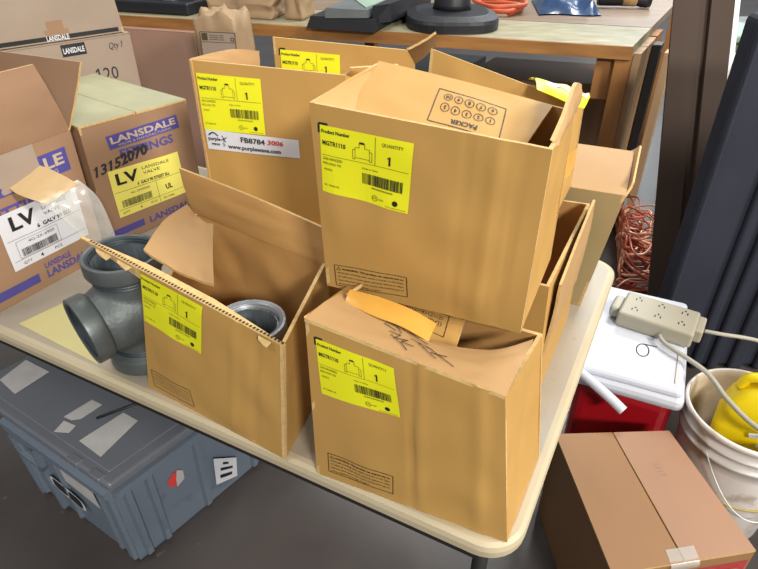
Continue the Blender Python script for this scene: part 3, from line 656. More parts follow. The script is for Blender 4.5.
# ------------------------------------------------------------------ grey tote under the table
TC = V((-.611, .875, 0)); e1 = V((-.845, .535, 0)).normalized(); e2 = V((.62, .785, 0)).normalized()
tote = thing('storage_tote', TC + e1 * .2 + e2 * .3, 'blue grey plastic tote with hinged lid and torn papers under the left table edge', 'tote')
def tp_(u, v, z, k=None):
    """u along the short front, v back, z up; the walls lean outward by 5 per cent"""
    f = .012 * (z / .31) if k is None else k
    return TC + e1 * (u + f * (2 * u / .40 - 1)) + e2 * (v + f * (2 * v / .60 - 1)) + V((0, 0, z))
mb = MB(); z0 = .002
fc = [Panel(tp_(.40, 0, z0), tp_(0, 0, z0), tp_(0, 0, .31), tp_(.40, 0, .31)), Panel(tp_(0, 0, z0), tp_(0, .6, z0), tp_(0, .6, .31), tp_(0, 0, .31)), Panel(tp_(0, .6, z0), tp_(.4, .6, z0), tp_(.4, .6, .31), tp_(0, .6, .31)), Panel(tp_(.4, .6, z0), tp_(.4, 0, z0), tp_(.4, 0, .31), tp_(.4, .6, .31))]
for p in fc: p.into(mb, .004, 4, 4, 0, 0, 0)
mb.hexa([tp_(0, 0, z0), tp_(0, .6, z0), tp_(.4, .6, z0), tp_(.4, 0, z0)], [tp_(0, 0, .006), tp_(0, .6, .006), tp_(.4, .6, .006), tp_(.4, 0, .006)])
mb.build('body', M['tote'], tote)
def rib(p, u0, u1, v0, v1, dep, bev=.003):
    m = MB(); a = [p.P(u0, v0, -.001), p.P(u1, v0, -.001), p.P(u1, v1, -.001), p.P(u0, v1, -.001)]
    b = [p.P(u0 + .006, v0 + .006, dep), p.P(u1 - .006, v0 + .006, dep), p.P(u1 - .006, v1 - .006, dep), p.P(u0 + .006, v1 - .006, dep)]
    m.hexa(a, b); return m.build('rib', M['tote'], tote)
for u0 in (.03, .12, .34, .62, .86): rib(fc[1], u0, u0 + .035, .03, .9, .012)
rib(fc[0], .93, .99, .03, .93, .010); rib(fc[0], .83, .86, .03, .9, .008); rib(fc[0], .42, .45, .05, .9, .010); rib(fc[0], .02, .05, .03, .9, .010)
rib(fc[1], .0, 1.0, .90, .985, .018); rib(fc[0], .0, 1.0, .90, .985, .018)
# moulded hand hold
m = MB()
for u0, u1, v0, v1 in ((.0, .27, .82, .88), (.0, .03, .04, .86), (.24, .27, .04, .86), (.0, .27, .56, .60)):
    a = [fc[0].P(u0, v0), fc[0].P(u1, v0), fc[0].P(u1, v1), fc[0].P(u0, v1)]; b = [fc[0].P(u0, v0, .016), fc[0].P(u1, v0, .016), fc[0].P(u1, v1, .016), fc[0].P(u0, v1, .016)]; m.hexa(a, b)
a = [fc[0].P(u, v, .003) for u, v in ((.03, .6), (.24, .6), (.24, .82), (.03, .82))]; m.add(a, [(0, 1, 2, 3)], 1)
m.build('handle', [M['tote'], M['tote_lid']], tote)
k = Ink(fc[0], Q(0, 0, 1, 1), 400, 308)
pl = sticker('paper_tag', fc[0], [(.52, .66), (.83, .60), (.83, .83), (.52, .88)], 10, 10, M['paper'], tote, .010)
ov = MB()
so = Ink(fc[0], Q(.27, .20, .60, .54), 128, 100)
def oval(cx, cy, rx, ry, rot, off, m, par, name):
    vs = []
    for i in range(36):
        t = i * 2 * math.pi / 36; sx = abs(math.cos(t)) ** .6 * (1 if math.cos(t) > 0 else -1) * rx; sy = abs(math.sin(t)) ** .6 * (1 if math.sin(t) > 0 else -1) * ry
        vs.append(so.p.P(*so.uv(cx + sx * math.cos(rot) - sy * math.sin(rot), cy + sx * math.sin(rot) + sy * math.cos(rot)), off))
    return obj(name, vs, [tuple(range(36))], m, par)
os_ = oval(64, 60, 66, 28, -.18, .009, M['white_label'], tote, 'oval_sticker')
oval(38, 66, 27, 21, -.18, .0098, M['black_print'], os_, 'black_patch'); oval(94, 55, 25, 22, -.18, .0098, M['black_print'], os_, 'black_patch')
rs = Ink(fc[1], Q(.20, .50, .28, .70), 50, 60)
obj('red_sticker', [fc[1].P(*rs.uv(*p), .002) for p in ((5, 20), (24, 8), (44, 26), (48, 50), (22, 58), (4, 44))], [tuple(range(6))], mat('coral_sticker', 'D8453E', .5), tote)
obj('pale_sticker', [fc[1].P(*rs.uv(*p), .003) for p in ((24, 4), (48, 14), (50, 44), (34, 60), (26, 30))], [tuple(range(5))], M['paper'], tote)
st = sticker('white_sticker', fc[1], [(.405, .22), (.52, .12), (.53, .36), (.415, .56)], 80, 100, M['white_label'], tote, .014)
Ink(fc[1], [(.405, .22), (.52, .12), (.53, .36), (.415, .56)], 80, 100).rect(16, 20, 60, 34).rect(20, 50, 64, 62).rect(30, 74, 50, 84).build('print', M['black_print'], st, .0148)
# lid in two hinged leaves
for v0, v1 in ((-.02, .295), (.305, .62)):
    m = MB(); c = tp_(.262, (v0 + v1) / 2, .326, 0); m.box(c, (.585, v1 - v0, .028), e1, e2, 0, .008); m.box(c + V((0, 0, .012)), (.52, v1 - v0 - .05, .008), e1, e2, 0, .003)
    m.build('lid_leaf', M['tote_lid'], tote)
for u in (.02, .1):
    m = MB(); m.box(tp_(u, -.012, .333, 0), (.04, .022, .018), e1, e2, 0, .004); m.build('lid_catch', M['tote_lid'], tote)
# papers on the lid
def lidpaper(name, pts, m, z=.3435):
    return obj(name, [V((p[0], p[1], z)) for p in pts] + [V((p[0], p[1], z + .0012)) for p in pts], [tuple(reversed(range(len(pts)))), tuple(len(pts) + i for i in range(len(pts)))] + [(i, (i + 1) % len(pts), len(pts) + (i + 1) % len(pts), len(pts) + i) for i in range(len(pts))], m, tote)
for pts in ([(-1.013, 1.179), (-.946, 1.126), (-.896, 1.211), (-.983, 1.26)], [(-.713, .969), (-.643, .921), (-.595, 1.033), (-.640, 1.060)], [(-.786, .997), (-.748, .994), (-.741, 1.016), (-.777, 1.033)], [(-.783, 1.046), (-.76, 1.035), (-.738, 1.039), (-.704, 1.087), (-.737, 1.105)]):
    lidpaper('torn_paper', pts, M['paper'])
MB().tube([V((-.70, 1.04, .345)), V((-.60, 1.10, .345)), V((-.56, 1.19, .345))], .003, 6).build('loose_thread', M['black'], tote)

# ------------------------------------------------------------------ carton on the floor at lower right
cr = thing('cardboard_carton', (.6, .87, 0), 'closed tan carton on the floor at lower right with red print on its near side', 'box')
c4 = ((.463, .662), (.775, .712), (.728, 1.036), (.440, 1.025))
WC, TC4, o = carton_body(*c4, .0005, [.30] * 4, [M['carton_a'], M['carton_a'], M['kraft_edge']], cr, (.002, .002, .002, .003), .001, 131)
up = V((0, 0, .0055))
for a, b, c, d, m in ((TC4[0], lerp(TC4[0], TC4[1], .494), lerp(TC4[3], TC4[2], .494), TC4[3], 'carton_a'), (lerp(TC4[0], TC4[1], .506), TC4[1], TC4[2], lerp(TC4[3], TC4[2], .506), 'carton_b')):
    p = Panel(a + up, b + up, c + up, d + up, .0015, .001, 6); f = sheet('flap', p, [M[m]] * 2 + [M['kraft_edge']], cr, .0045, 12, 14)
    if m == 'carton_b':
        k = Ink(p, Q(.32, .58, .50, .72), 28, 46)
        for i in range(4): k.text('000 00', 2, 6 + i * 10, 4, 18)
        k.build('faint_print', M['pinkboard'], f, .0008)
k = Ink(WC[0], Q(.3, .55, .98, .95), 210, 110); k.rect(0, 0, 210, 100); rp = k.build('red_print', M['red'], cr, .0008)
Ink(WC[0], Q(.3, .55, .98, .95), 210, 110).rect(16, 62, 40, 82).rect(50, 62, 110, 82).rect(124, 62, 194, 82).rect(16, 30, 150, 46).build('lettering', M['carton_a'], rp, .0016)
tp2 = Ribbon([lerp(TC4[0], TC4[1], .40) + V((0, .03, .0075)), lerp(TC4[0], TC4[1], .40) + V((0, -.003, .004)), lerp(TC4[0], TC4[1], .40) + V((0, -.004, -.014))], [lerp(TC4[0], TC4[1], .60) + V((0, .03, .0075)), lerp(TC4[0], TC4[1], .60) + V((0, -.003, .004)), lerp(TC4[0], TC4[1], .60) + V((0, -.004, -.014))], 0, 0, 0)
sheet('clear_tape', tp2, [M['film']] * 3, cr, .0005, 10, 4)

# ------------------------------------------------------------------ cooler
ce = V((.42, .907, 0)).normalized(); cw = V((-.907, .42, 0)).normalized(); CF = V((.762, 1.062, 0))
cool = thing('cool_box', CF + ce * .23 + cw * .14, 'red cool box with a stained white lid and carry handle beside the table', 'cooler')
cc = CF + ce * .225 + cw * .138
MB().box(cc + V((0, 0, .166)), (.405, .245, .33), ce, cw, 0, .03).build('body', M['red'], cool)
lid = MB(); lid.box(cc + V((0, 0, .352)), (.45, .276, .045), ce, cw, 0, .02); lid.box(cc + V((0, 0, .378)), (.43, .256, .03), ce, cw, 0, .014)
ld = lid.build('lid', M['white'], cool); ld['label'] = 'white cooler lid'
mb = MB(); P0 = lambda a, b: cc + ce * a + cw * b + V((0, 0, .3936))
def cpline(pts, w=.0014):
    for p, q in zip(pts, pts[1:]): mb.tube([P0(*p), P0(*q)], w, 6)
cpline([(-.08 + .028 * math.cos(t) * 1, -.02 + .016 * math.sin(t)) for t in [i * .45 for i in range(15)]] + [(-.05, -.055)])
mb.build('scribble', M['ink_marker'], ld)
mb = MB(); cpline([(-.185, -.105), (-.05, -.108)], .0012); mb.build('stain_line', M['tape_tan'], ld)
hd = MB(); a = cc - ce * .10 + cw * .136
hd.tube(cat([V((.600, 1.385, .345)), V((.565, 1.375, .372)), V((.528, 1.31, .388)), V((.505, 1.245, .392)), V((.512, 1.19, .388)), V((.560, 1.125, .372)), V((.590, 1.092, .358)), V((.614, 1.066, .344))], 6), .013, 12)
hd.build('handle', M['white'], cool)

# ------------------------------------------------------------------ power strip and its cords
ps = thing('power_strip', (.80, 1.37, .395), 'beige six outlet power strip lying on the white cooler lid', 'power strip')
px = V((.84, -.54, 0)).normalized(); py = V((.54, .84, 0)).normalized(); pc = V((.792, 1.352, .4185))
MB().box(pc, (.20, .125, .048), px, py, 0, .008).build('housing', M['offwhite'], ps)
MB().box(pc - px * .112, (.03, .075, .036), px, py, 0, .010).build('end_cap', M['cord_grey'], ps)
m = MB(); m.box(pc + px * .108 + py * .01, (.022, .08, .040), px, py, 0, .006); m.build('plug', M['offwhite'], ps)
m_o = M['dark_metal']
for i in range(3):
    for j in range(2):
        m = MB(); c = pc + px * (-.062 + .062 * i) + py * (-.028 + .056 * j) + V((0, 0, .0242))
        m.box(c + px * .007, (.003, .010, .001), px, py); m.box(c - px * .007, (.003, .010, .001), px, py); m.box(c + py * .012, (.005, .005, .001), px, py)
        m.build('outlet', m_o, ps)
# ------------------------------------------------------------------ bucket and jug
bc = V((.922, 1.046, 0)); bk = thing('bucket', bc, 'grubby white plastic bucket standing beside the cooler with a jug in it', 'bucket')
H = .37; mb = MB()
prof = [(.122, .001), (.124, .004), (.1405, .255), (.1405, .285), (.1475, .287), (.1475, .297), (.1415, .299), (.142, .318), (.149, .320), (.149, .329), (.143, .331), (.1435, .352), (.152, .355), (.1535, .364), (.151, .370), (.1455, .370)]
inn = [(.141, .35), (.137, .25), (.119, .006)]
K = len(prof); allp = prof + inn
mb.lathe(allp, bc, (0, 0, 1), 72, 0, False)
nq = 72; fm = [0] * ((K - 1) * nq) + [1] * ((len(allp) - K) * nq); mb.m = fm
k = len(mb.v); mb.add([bc + V((.119 * math.cos(i * math.pi / 36), .119 * math.sin(i * math.pi / 36), .006)) for i in range(72)], [tuple(range(72))], 1); mb.add([bc + V((.122 * math.cos(i * math.pi / 36), .122 * math.sin(i * math.pi / 36), .001)) for i in range(72)], [tuple(reversed(range(72)))], 0)
mb.build('body', [M['bucket'], M['bucket_dirt']], bk)
hp = []
for i in range(25):
    t = math.pi * i / 24; p = V((math.cos(t) * .158, -math.sin(t) * .04, -math.sin(t) * .150)); hp.append(bc + V((p.x * .5 - p.y * .866, -p.x * .866 + p.y * .5 - .0, p.z + .312)))
arc = []
for i in range(25):
    a = math.radians(-150 + 130 * i / 24); s_ = math.sin(math.pi * i / 24); arc.append(bc + V((math.cos(a) * (.153 + .002 * s_), math.sin(a) * (.153 + .002 * s_), .308 - .17 * s_)))
MB().tube(arc, .0015, 8).build('bail_handle', M['whitepaint'], bk)
mb = MB(); 
for a0, a1, z0_, z1_ in ((-130, -60, .165, .150), ):
    pts = [bc + V((math.cos(math.radians(a0 + (a1 - a0) * i / 12)) * .1362, math.sin(math.radians(a0 + (a1 - a0) * i / 12)) * .1362, z0_ + (z1_ - z0_) * i / 12)) for i in range(13)]; mb.tube(pts, .003, 8)
mb.build('yellow_streak', mat('yellow_paint_streak', '9A8A45', .5), bk)
jg = thing('jug', (.948, 1.062, .008), 'bright yellow plastic jug with black cap standing in the white bucket', 'jug')
jx = V((.80, -.60, 0)).normalized(); jy = V((.6, .8, 0)).normalized(); jc = V((.948, 1.062, 0))
def rr(cx, wx, wy, z, r=.02, n=5):
    out = []
    for sx, sy, a0 in ((1, 1, 0), (-1, 1, 90), (-1, -1, 180), (1, -1, 270)):
        for i in range(n + 1):
            a = math.radians(a0 + 90 * i / n); out.append(jc + jx * (cx + sx * (wx / 2 - r) + r * math.cos(a)) + jy * (sy * (wy / 2 - r) + r * math.sin(a)) + V((0, 0, z)))
    return out
sec = [(0, .15, .11, .009, .02), (0, .158, .118, .02, .025), (0, .158, .118, .25, .025), (0, .165, .12, .29, .025), (.0, .165, .12, .31, .025), (.0, .158, .115, .316, .025), (.0, .158, .115, .345, .025), (.005, .15, .105, .38, .025), (.018, .115, .085, .415, .022), (.03, .075, .07, .435, .02), (.032, .062, .062, .442, .02)]
rs_ = [rr(c, a, b, z, r) for c, a, b, z, r in sec]; n = len(rs_[0]); mb = MB()
mb.add([p for r in rs_ for p in r], [(i * n + j, i * n + (j + 1) % n, (i + 1) * n + (j + 1) % n, (i + 1) * n + j) for i in range(len(rs_) - 1) for j in range(n)] + [tuple(reversed(range(n))), tuple((len(rs_) - 1) * n + j for j in range(n))], 0, True)
mb.build('body', M['jug'], jg)
MB().tube(cat([jc - jx * .055 + V((0, 0, .40)), jc - jx * .045 + V((0, 0, .435)), jc - jx * .005 + V((0, 0, .448)), jc + jx * .02 + V((0, 0, .436))], 5), .013, 10).build('grip', M['jug'], jg)
MB().lathe([(.001, 0), (.026, 0), (.027, .004), (.027, .024), (.024, .028), (.001, .028)], jc + jx * .032 + V((0, 0, .443)), (0, 0, 1), 28).build('cap', M['black'], jg)
mb = MB(); mb.box(jc + jx * .045 - jy * .066 + V((0, 0, .34)), (.10, .008, .012), (jx + V((0, 0, .5))), jy, 0, .002); mb.box(jc + jx * .06 - jy * .066 + V((0, 0, .32)), (.09, .008, .008), (jx + V((0, 0, .7))), jy, 0, .002)
mb.build('clip', M['whitepaint'], jg)
def cord(pts, r, m): return MB().tube(cat(pts, 8), r, 8).build('cord', m, ps)
cord([pc + px * .122 + py * .01, pc + px * .16 + py * .01 + V((0, 0, .006)), V((1.02, 1.235, .43)), V((1.10, 1.165, .425)), V((1.15, 1.12, .39)), V((1.2, 1.09, .2)), V((1.25, 1.06, .008)), V((1.5, .95, .008))], .0055, M['cord_grey'])
cord([pc + px * .02 - py * .068 + V((0, 0, -.006)), pc + px * .045 - py * .10 + V((0, 0, -.006)), V((.835, 1.14, .409)), V((.85, 1.05, .40)), V((.885, .97, .388)), V((.95, .915, .385)), V((1.02, .89, .36)), V((1.09, .86, .2)), V((1.12, .84, .008)), V((1.3, .7, .008))], .0062, M['cord_grey'])

# ------------------------------------------------------------------ black padded panel and leaning boards at right
bp = thing('padded_panel', (1.25, 1.68, 0), 'tall black ribbed padded panel standing at the right behind the cooler', 'panel')
MB().box((1.325, 1.655, .585), (.72, .08, 1.166), (1, -.02, 0), None, 0, .02).build('board', M['blackpad'], bp)
for i, (x, w_) in enumerate(((.968, .02), (1.13, .035), (1.19, .035), (1.27, .05), (1.36, .05), (1.45, .05), (1.54, .05))):
    MB().box((x, 1.612 - (x - 1.3) * .02, .585), (w_, .03, 1.160), (1, -.02, 0), None, 0, .012).build('rib', M['blackpad'], bp)

lean = thing('cardboard_sheet', (1.2, 2.0, 0), 'dark brown folded cardboard sheet leaning upright against the workbench end', 'cardboard')
def lp(x, h, off=0): # leaning plane: foot y=1.94, leaning back
    return V((x, 1.94 + h * .42 + off, h))
mb = MB()
for x0, x1, o0, o1 in ((1.085, 1.18, 0, -.012), (1.183, 1.215, .012, .012), (1.218, 1.31, -.012, 0)):
    Panel(lp(x0, .002, o0), lp(x1, .002, o1), lp(x1, 1.45, o1), lp(x0, 1.45, o0), .002, .002, 4).into(mb, .012, 6, 16, 0, 0, 0)
mb.build('panel', M['darkboard'], lean)
mb = MB(); mb.hexa([lp(1.18, .003, .008), lp(1.22, .003, .008), lp(1.22, .003, .016), lp(1.18, .003, .016)], [lp(1.18, 1.45, .008), lp(1.22, 1.45, .008), lp(1.22, 1.45, .016), lp(1.18, 1.45, .016)]); mb.build('spine', M['darkboard'], lean)
mb = MB(); mb.hexa([lp(1.318, .002, .03), lp(1.345, .002, .03), lp(1.345, .002, .055), lp(1.318, .002, .055)], [lp(1.318, 1.5, .03), lp(1.345, 1.5, .03), lp(1.345, 1.5, .055), lp(1.318, 1.5, .055)])
tag(mb.build('metal_strip', M['whitepaint'], loc=(1.33, 1.98, 0)), 'thin white metal strip leaning beside the dark brown cardboard sheet', 'strip')

# ------------------------------------------------------------------ workbench behind
bf = V((-.956, .293, 0)).normalized(); bd = V((.50, .866, 0)).normalized(); BN = V((.992, 2.45, 0)); BZ = .92
def be(u, v, z): return BN + bf * u + bd * v + V((0, 0, z))
bench = thing('workbench', be(1.5, .5, 0), 'long timber workbench with a worn board top standing behind the cartons', 'workbench')
mb = MB(); bl_ = 3.4
mb.hexa([be(0, 0, BZ - .035), be(0, .42, BZ - .035), be(bl_, .42, BZ - .035), be(bl_, 0, BZ - .035)], [be(0, 0, BZ), be(0, .42, BZ), be(bl_, .42, BZ), be(bl_, 0, BZ)])
mb.build('front_board', M['bench_top'], bench)
mb = MB(); mb.hexa([be(0, .424, BZ - .035), be(0, 1.3, BZ - .035), be(bl_, 1.3, BZ - .035), be(bl_, .424, BZ - .035)], [be(0, .424, BZ + .001), be(0, 1.3, BZ + .001), be(bl_, 1.3, BZ + .001), be(bl_, .424, BZ + .001)])
mb.build('back_board', M['bench_back'], bench)
mb = MB(); mb.hexa([be(-.005, -.012, BZ - .05), be(-.005, 0, BZ - .05), be(bl_, 0, BZ - .05), be(bl_, -.012, BZ - .05)], [be(-.005, -.012, BZ - .001), be(-.005, 0, BZ - .001), be(bl_, 0, BZ - .001), be(bl_, -.012, BZ - .001)])
mb.build('front_edge', M['wood_edge'], bench)
def post(u0, u1, v0, v1, z0, z1, m, name='leg'):
    mb = MB(); mb.hexa([be(u0, v0, z0), be(u0, v1, z0), be(u1, v1, z0), be(u1, v0, z0)], [be(u0, v0, z1), be(u0, v1, z1), be(u1, v1, z1), be(u1, v0, z1)]); return mb.build(name, M[m], bench)
post(-.005, .055, .002, .05, .001, BZ - .037, 'wood'); post(.06, .13, .03, .07, .70, BZ - .037, 'wood', 'brace')
for i, (v0, v1, m) in enumerate(((.055, .20, 'wood_pale'), (.21, .42, 'wood_pale'), (.45, .62, 'wood'), (1.1, 1.2, 'wood'))): post(-.03, .0, v0, v1, .001, BZ - .037, m, 'end_board')
post(-.07, -.035, .32, .40, .001, BZ - .05, 'dark_metal', 'end_bar'); post(-.115, -.08, .42, .50, .001, BZ - .1, 'wood_pale', 'end_batten')
post(3.3, 3.36, .01, .06, .001, BZ - .037, 'wood'); post(1.7, 1.76, .3, .36, .001, BZ - .037, 'wood_pale'); post(1.7, 1.76, 1.2, 1.26, .001, BZ - .037, 'wood'); post(3.3, 3.36, 1.2, 1.26, .001, BZ - .037, 'wood')
post(.1, 3.2, .5, 1.2, .16, .18, 'bench_back', 'shelf')

# things on the bench
zb = BZ + .0015
ms = thing('monitor_stand', (.33, 2.86, zb), 'black round-nosed monitor stand on the workbench, only its base and neck in view', 'stand')
mb = MB(); n = 40
def outl(k, z): 
    return [V((.325 + k * .205 * (abs(math.cos(t)) ** .7) * (1 if math.cos(t) > 0 else -1), 2.90 + k * .235 * (abs(math.sin(t)) ** .7) * (1 if math.sin(t) > 0 else -1), z)) for t in (i * 2 * math.pi / n for i in range(n))]
rg = [outl(1, zb), outl(1, zb + .032), outl(.97, zb + .045), outl(.80, zb + .058), outl(.78, zb + .060)]
mb.add([p for r in rg for p in r], [(i * n + j, i * n + (j + 1) % n, (i + 1) * n + (j + 1) % n, (i + 1) * n + j) for i in range(4) for j in range(n)] + [tuple(reversed(range(n))), tuple(4 * n + j for j in range(n))])
mb.build('base', M['black'], ms)
MB().lathe([(.001, 0), (.088, 0), (.082, .02), (.078, .34), (.001, .34)], (.33, 2.93, zb + .0605), (0, 0, 1), 32).build('neck', M['black'], ms)
sc = thing('platform_scale', (-.05, 3.05, zb), 'flat black platform scale with a grey top lying on the workbench', 'scale')
sx = V((.965, -.20, 0)).normalized(); sy = V((.34, .94, 0)).normalized(); s0 = V((-.32, 2.80, 0))
def sp(u, v, z): return s0 + V((.965, -.31, 0)).normalized() * u + V((.33, .944, 0)).normalized() * v + V((0, 0, z))
mb = MB(); mb.hexa([sp(0, 0, zb), sp(.32, 0, zb), sp(.32, .6, zb), sp(0, .6, zb)], [sp(.02, .01, zb + .05), sp(.32, .01, zb + .05), sp(.32, .6, zb + .05), sp(.02, .6, zb + .05)]); mb.build('base', M['black'], sc)
mb = MB(); mb.hexa([sp(.09, .004, zb + .045), sp(.285, .004, zb + .055), sp(.30, .6, zb + .045), sp(.09, .6, zb + .045)], [sp(.09, .01, zb + .085), sp(.28, .01, zb + .085), sp(.295, .6, zb + .085), sp(.09, .6, zb + .085)]); mb.build('platform', M['greytop'], sc)
mb = MB(); mb.hexa([sp(.10, .3, zb + .0855), sp(.26, .05, zb + .0855), sp(.29, .58, zb + .0855), sp(.10, .58, zb + .0855)], [sp(.10, .3, zb + .089), sp(.26, .05, zb + .089), sp(.29, .58, zb + .089), sp(.10, .58, zb + .089)]); mb.build('rubber_mat', M['greenlight'], sc)
mb = MB(); mb.hexa([sp(.30, .02, zb + .03), sp(.36, .10, zb + .03), sp(.40, .6, zb + .03), sp(.30, .6, zb + .03)], [sp(.30, .02, zb + .10), sp(.35, .10, zb + .10), sp(.40, .6, zb + .10), sp(.30, .6, zb + .10)]); mb.build('side_rail', M['black'], sc)
R = random.Random(4)
pts = [V((.62, 3.08, zb + .012))]
for i in range(16):
    a = i * .85; pts.append(V((.60 + .13 * math.cos(a) + R.uniform(-.03, .03), 3.26 + .17 * math.sin(a) + R.uniform(-.03, .03), zb + .012 + 0.0022 * i)))
tag(MB().tube(cat(pts, 8), .011, 8).build('extension_cord', M['orange'], loc=(.7, 3.3, zb)), 'coiled orange extension cord lying on the workbench', 'cord')
bb = MB(); g = []
for j in range(15):
    for i in range(25):
        u, v = i / 24, j / 14; e = min(1, 8 * u * (1 - u)) * min(1, 8 * v * (1 - v))
        g.append(V((.77 + .30 * u + .06 * v, 3.10 + .45 * v + .02 * math.sin(6 * u), zb + .006 + .012 * e + .05 * e * (noise.noise(V((u * 4, v * 4, 1))) + .5))))
gb = [V((p.x, p.y, zb + .001)) for p in g]
bb.add(g, [(j * 25 + i, j * 25 + i + 1, (j + 1) * 25 + i + 1, (j + 1) * 25 + i) for j in range(14) for i in range(24)], 0, True); bb.add(gb, [(j * 25 + i, (j + 1) * 25 + i, (j + 1) * 25 + i + 1, j * 25 + i + 1) for j in range(14) for i in range(24)], 0, True)
tag(bb.build('plastic_bag', M['bluebag'], loc=(.9, 3.3, zb)), 'glossy dark blue plastic bag lying beside the orange cord on the workbench', 'bag')
mt = thing('torch', (1.25, 3.33, zb), 'short black cylinder with a worn brown band at the right end of the bench', 'tool')
MB().lathe([(.001, -.13), (.028, -.13), (.03, -.12), (.03, .07), (.036, .09), (.036, .13), (.001, .13)], (1.25, 3.33, zb + .038), (1, -.08, 0), 24).build('barrel', M['black'], mt)
MB().lathe([(.0305, -.01), (.0315, -.01), (.0315, .06), (.0305, .06)], (1.25, 3.33, zb + .038), (1, -.08, 0), 24).build('worn_band', M['kraft_pale'], mt)
# black case at bench left end
bs = thing('equipment_case', (-1.05, 3.4, zb), 'low black case with silver latches on the workbench above the pinkish carton', 'case')
MB().box((-1.08, 3.33, zb + .028), (.46, .36, .055), (.956, -.293, 0), None, 0, .01).build('shell', M['black'], bs)
MB().box((-1.06, 3.40, zb + .085), (.40, .28, .055), (.956, -.293, 0), None, 0, .01).build('lid', M['black'], bs)
for x in (-.14, .10): MB().box(V((-1.08, 3.33, zb + .068)) + V((.956, -.293, 0)) * x + V((-.293, -.956, 0)) * .12, (.06, .05, .03), (.956, -.293, 0), None, 0, .006).build('latch', M['greytop'], bs)
# kraft paper bags
def bag(name, c, size, ax, label, seed, stand=True, text=False):
    bm = bmesh.new(); bmesh.ops.create_cube(bm, size=1); bmesh.ops.subdivide_edges(bm, edges=bm.edges[:], cuts=14, use_grid_fill=True)
    axv = V(ax).normalized(); ayv = V((-axv.y, axv.x, 0))
    vs = []; bm.verts.index_update()
    for v in bm.verts:
        p = v.co; q = V((p.x * size[0], p.y * size[1], (p.z + .5) * size[2]))
        k = min(1, (p.z + .5) * 4); d = noise.noise_vector(V((p.x * 3 + seed, p.y * 3, p.z * 3))) * .05 * k + noise.noise_vector(V((p.x * 9 + seed, p.y * 9, p.z * 9))) * .012 * k
        q += V((d.x * size[0] * 2, d.y * size[1] * 2, d.z * size[2]))
        vs.append(V(c) + axv * q.x + ayv * q.y + V((0, 0, max(q.z, .0005))))
    fs = [tuple(v.index for v in f.verts) for f in bm.faces]; bm.free()
    return obj(name, vs, fs, M['kraftpaper'], None, True, loc=c)
GB = 'brown kraft paper sacks'
o = bag('paper_sack', (-.62, 3.19, zb), (.34, .30, .11), (.956, -.293, 0), '', 2); tag(o, 'crumpled brown paper sack lying flat on the workbench left of the scale', 'sack', GB)
o = bag('paper_sack', (-.375, 3.06, zb + .0), (.09, .14, .22), (.9, -.3, 0), '', 5); tag(o, 'narrow upright brown paper sack folded against the black scale', 'sack', GB)
ks = thing('paper_sack', (-.72, 2.80, 0), 'tall brown paper sack standing on the floor before the workbench, printed label on its front', 'sack', GB)
o = bag('body', (-.66, 2.70, .001), (.18, .16, 1.0), (.97, -.2, 0), '', 8); o.parent = ks; o.location = V((-.66, 2.70, .001)) - V(ks.location)
LP = Panel((-.735, 2.587, .84), (-.580, 2.555, .84), (-.580, 2.562, .95), (-.735, 2.594, .95))
ptg = sticker('printed_panel', LP, Q(0, 0, 1, 1), 200, 140, M['greyboard'], ks, .0)
k = Ink(LP, Q(0, 0, 1, 1), 200, 140); k.frame(4, 4, 196, 136, 3).rect(12, 96, 44, 130).line([(4, 88), (196, 88)], 2).ring(180, 104, 9, 4)
for i in range(3): k.text('000000 000', 54, 118 - i * 10, 6, 80)
k.build('printing', M['ink_soft'], ptg, .0015)
# under the bench
pk = thing('cardboard_carton', (-1.0, 3.15, 0), 'pinkish brown carton under the workbench beside the paper sack', 'box')
W_, T_, o = carton_body((-1.32, 3.10), (-.86, 2.96), (-.78, 3.25), (-1.24, 3.39), .001, [.868] * 4, [M['pinkboard'], M['pinkboard'], M['kraft_edge']], pk, (.003,) * 4, .002, 141)
sheet('flap', Panel(*[p + V((0, 0, .004)) for p in T_]), [M['pinkboard']] * 3, pk, .003)
db = thing('cardboard_carton', (.8, 3.2, .18), 'long brown carton on the shelf under the workbench', 'box')
def bq(u0, u1, v0, v1): return [tuple(be(*p, 0)[:2]) for p in ((u1, v0), (u0, v0), (u0, v1), (u1, v1))]
W_, T_, o = carton_body(*bq(.13, .86, .56, 1.0), .1805, [.62] * 4, [M['lans'], M['lans'], M['lans']], db, (.003,) * 4, .002, 151)
sheet('flap', Panel(*[p + V((0, 0, .004)) for p in T_]), [M['lans']] * 3, db, .003)
wb = thing('crate', (.2, 3.3, .18), 'grey plastic crate on the shelf under the middle of the workbench', 'crate')
W_, T_, o = carton_body(*bq(.95, 1.55, .6, 1.1), .1805, [.60] * 4, [M['greytop']] * 3, wb, (0,) * 4, 0, 161)
sheet('lid', Panel(*[p + V((0, 0, .004)) for p in T_]), [M['greytop']] * 3, wb, .003)
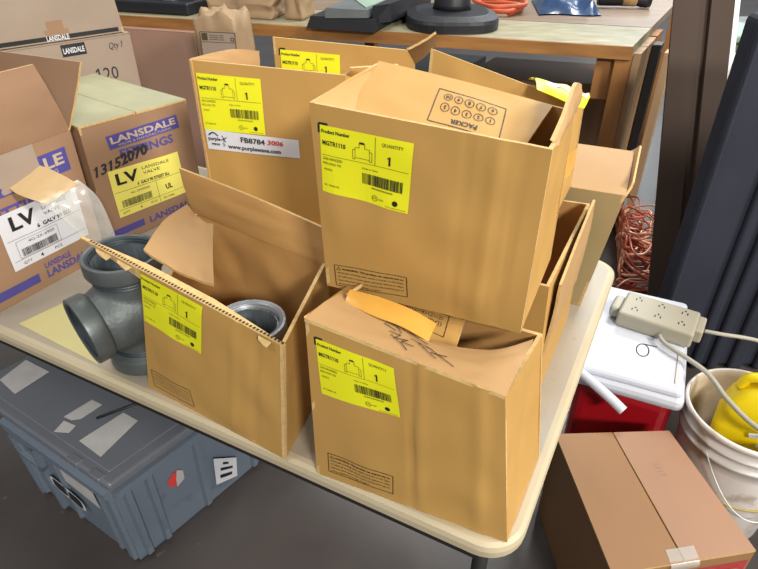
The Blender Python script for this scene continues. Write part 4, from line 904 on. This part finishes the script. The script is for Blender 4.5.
# ------------------------------------------------------------------ copper wire heap
mb = MB(); R = random.Random(9)
for s_ in range(46):
    c = V((1.16 + R.gauss(0, .10), 2.42 + R.gauss(0, .17), .02)); pts = []; a = R.uniform(0, 6); rr_ = R.uniform(.06, .16); zz = R.uniform(.012, .17) * max(.12, 1 - ((c.x - 1.16) ** 2 / .06 + (c.y - 2.42) ** 2 / .15)); tl = R.uniform(-.5, .5)
    for i in range(R.randint(7, 14)):
        a += R.uniform(.4, 1.0); x_ = rr_ * math.cos(a) + R.uniform(-.02, .02); y_ = rr_ * math.sin(a) + R.uniform(-.02, .02); q_ = c + V((x_, y_, max(-.012, zz - .02 + tl * x_ + R.uniform(-.015, .015)))); ub = (q_ - BN).dot(bf); q_ = q_ - bf * max(0, ub + .14); q_.y = max(q_.y, 2.09 + .42 * q_.z); pts.append(q_)
    mb.tube(cat(pts, 4), R.choice((.004, .005, .0065)), 6, R.choice((0, 0, 1)))
tag(mb.build('copper_wire', [M['copper'], M['copper_b']], loc=(1.16, 2.42, 0)), 'tangled heap of red and copper wire on the floor beside the workbench end', 'wire', None, 'stuff')

# ------------------------------------------------------------------ clutter in the far aisle at upper right
fb = thing('storage_bin', (2.15, 3.65, 0), 'tall pale green plastic bin in the far aisle behind the black panel', 'bin')
MB().box((2.15, 3.65, .36), (.36, .34, .716), (1, -.05, 0), None, 0, .02).build('body', M['olive'], fb)
MB().box((2.15, 3.65, .74), (.42, .40, .04), (1, -.05, 0), None, 0, .012).build('lid', M['greenlight'], fb)
fb = thing('machine', (1.62, 2.85, 0), 'dark machine with a pale lime guard standing in the far aisle', 'machine')
MB().box((1.66, 2.87, .29), (.22, .26, .578), (1, .1, 0), None, 0, .03).build('housing', M['black'], fb)
MB().box((1.68, 2.83, .70), (.045, .20, .20), (1, .5, .2), None, 0, .018).build('guard', mat('pale_lime_plastic', 'C5D98C', .4), fb)
MB().tube(cat([(1.60, 2.82, .54), (1.57, 2.80, .68), (1.62, 2.78, .80)], 5), .022, 10).build('lever', M['black'], fb)
fb = thing('shelf_unit', (3.3, 5.6, 0), 'white shelf unit far down the aisle at upper right', 'shelf')
for z in (.02, .45, .9): MB().box((3.3, 5.6, z), (1.2, .4, .03), (1, .1, 0), None, 0, .004).build('shelf_board', M['whitepaint'], fb)
for x in (-.58, .58):
    for y in (-.18, .18): MB().box((3.3 + x, 5.6 + y + x * .1, .5), (.03, .03, .995), (1, .1, 0)).build('upright', M['whitepaint'], fb)
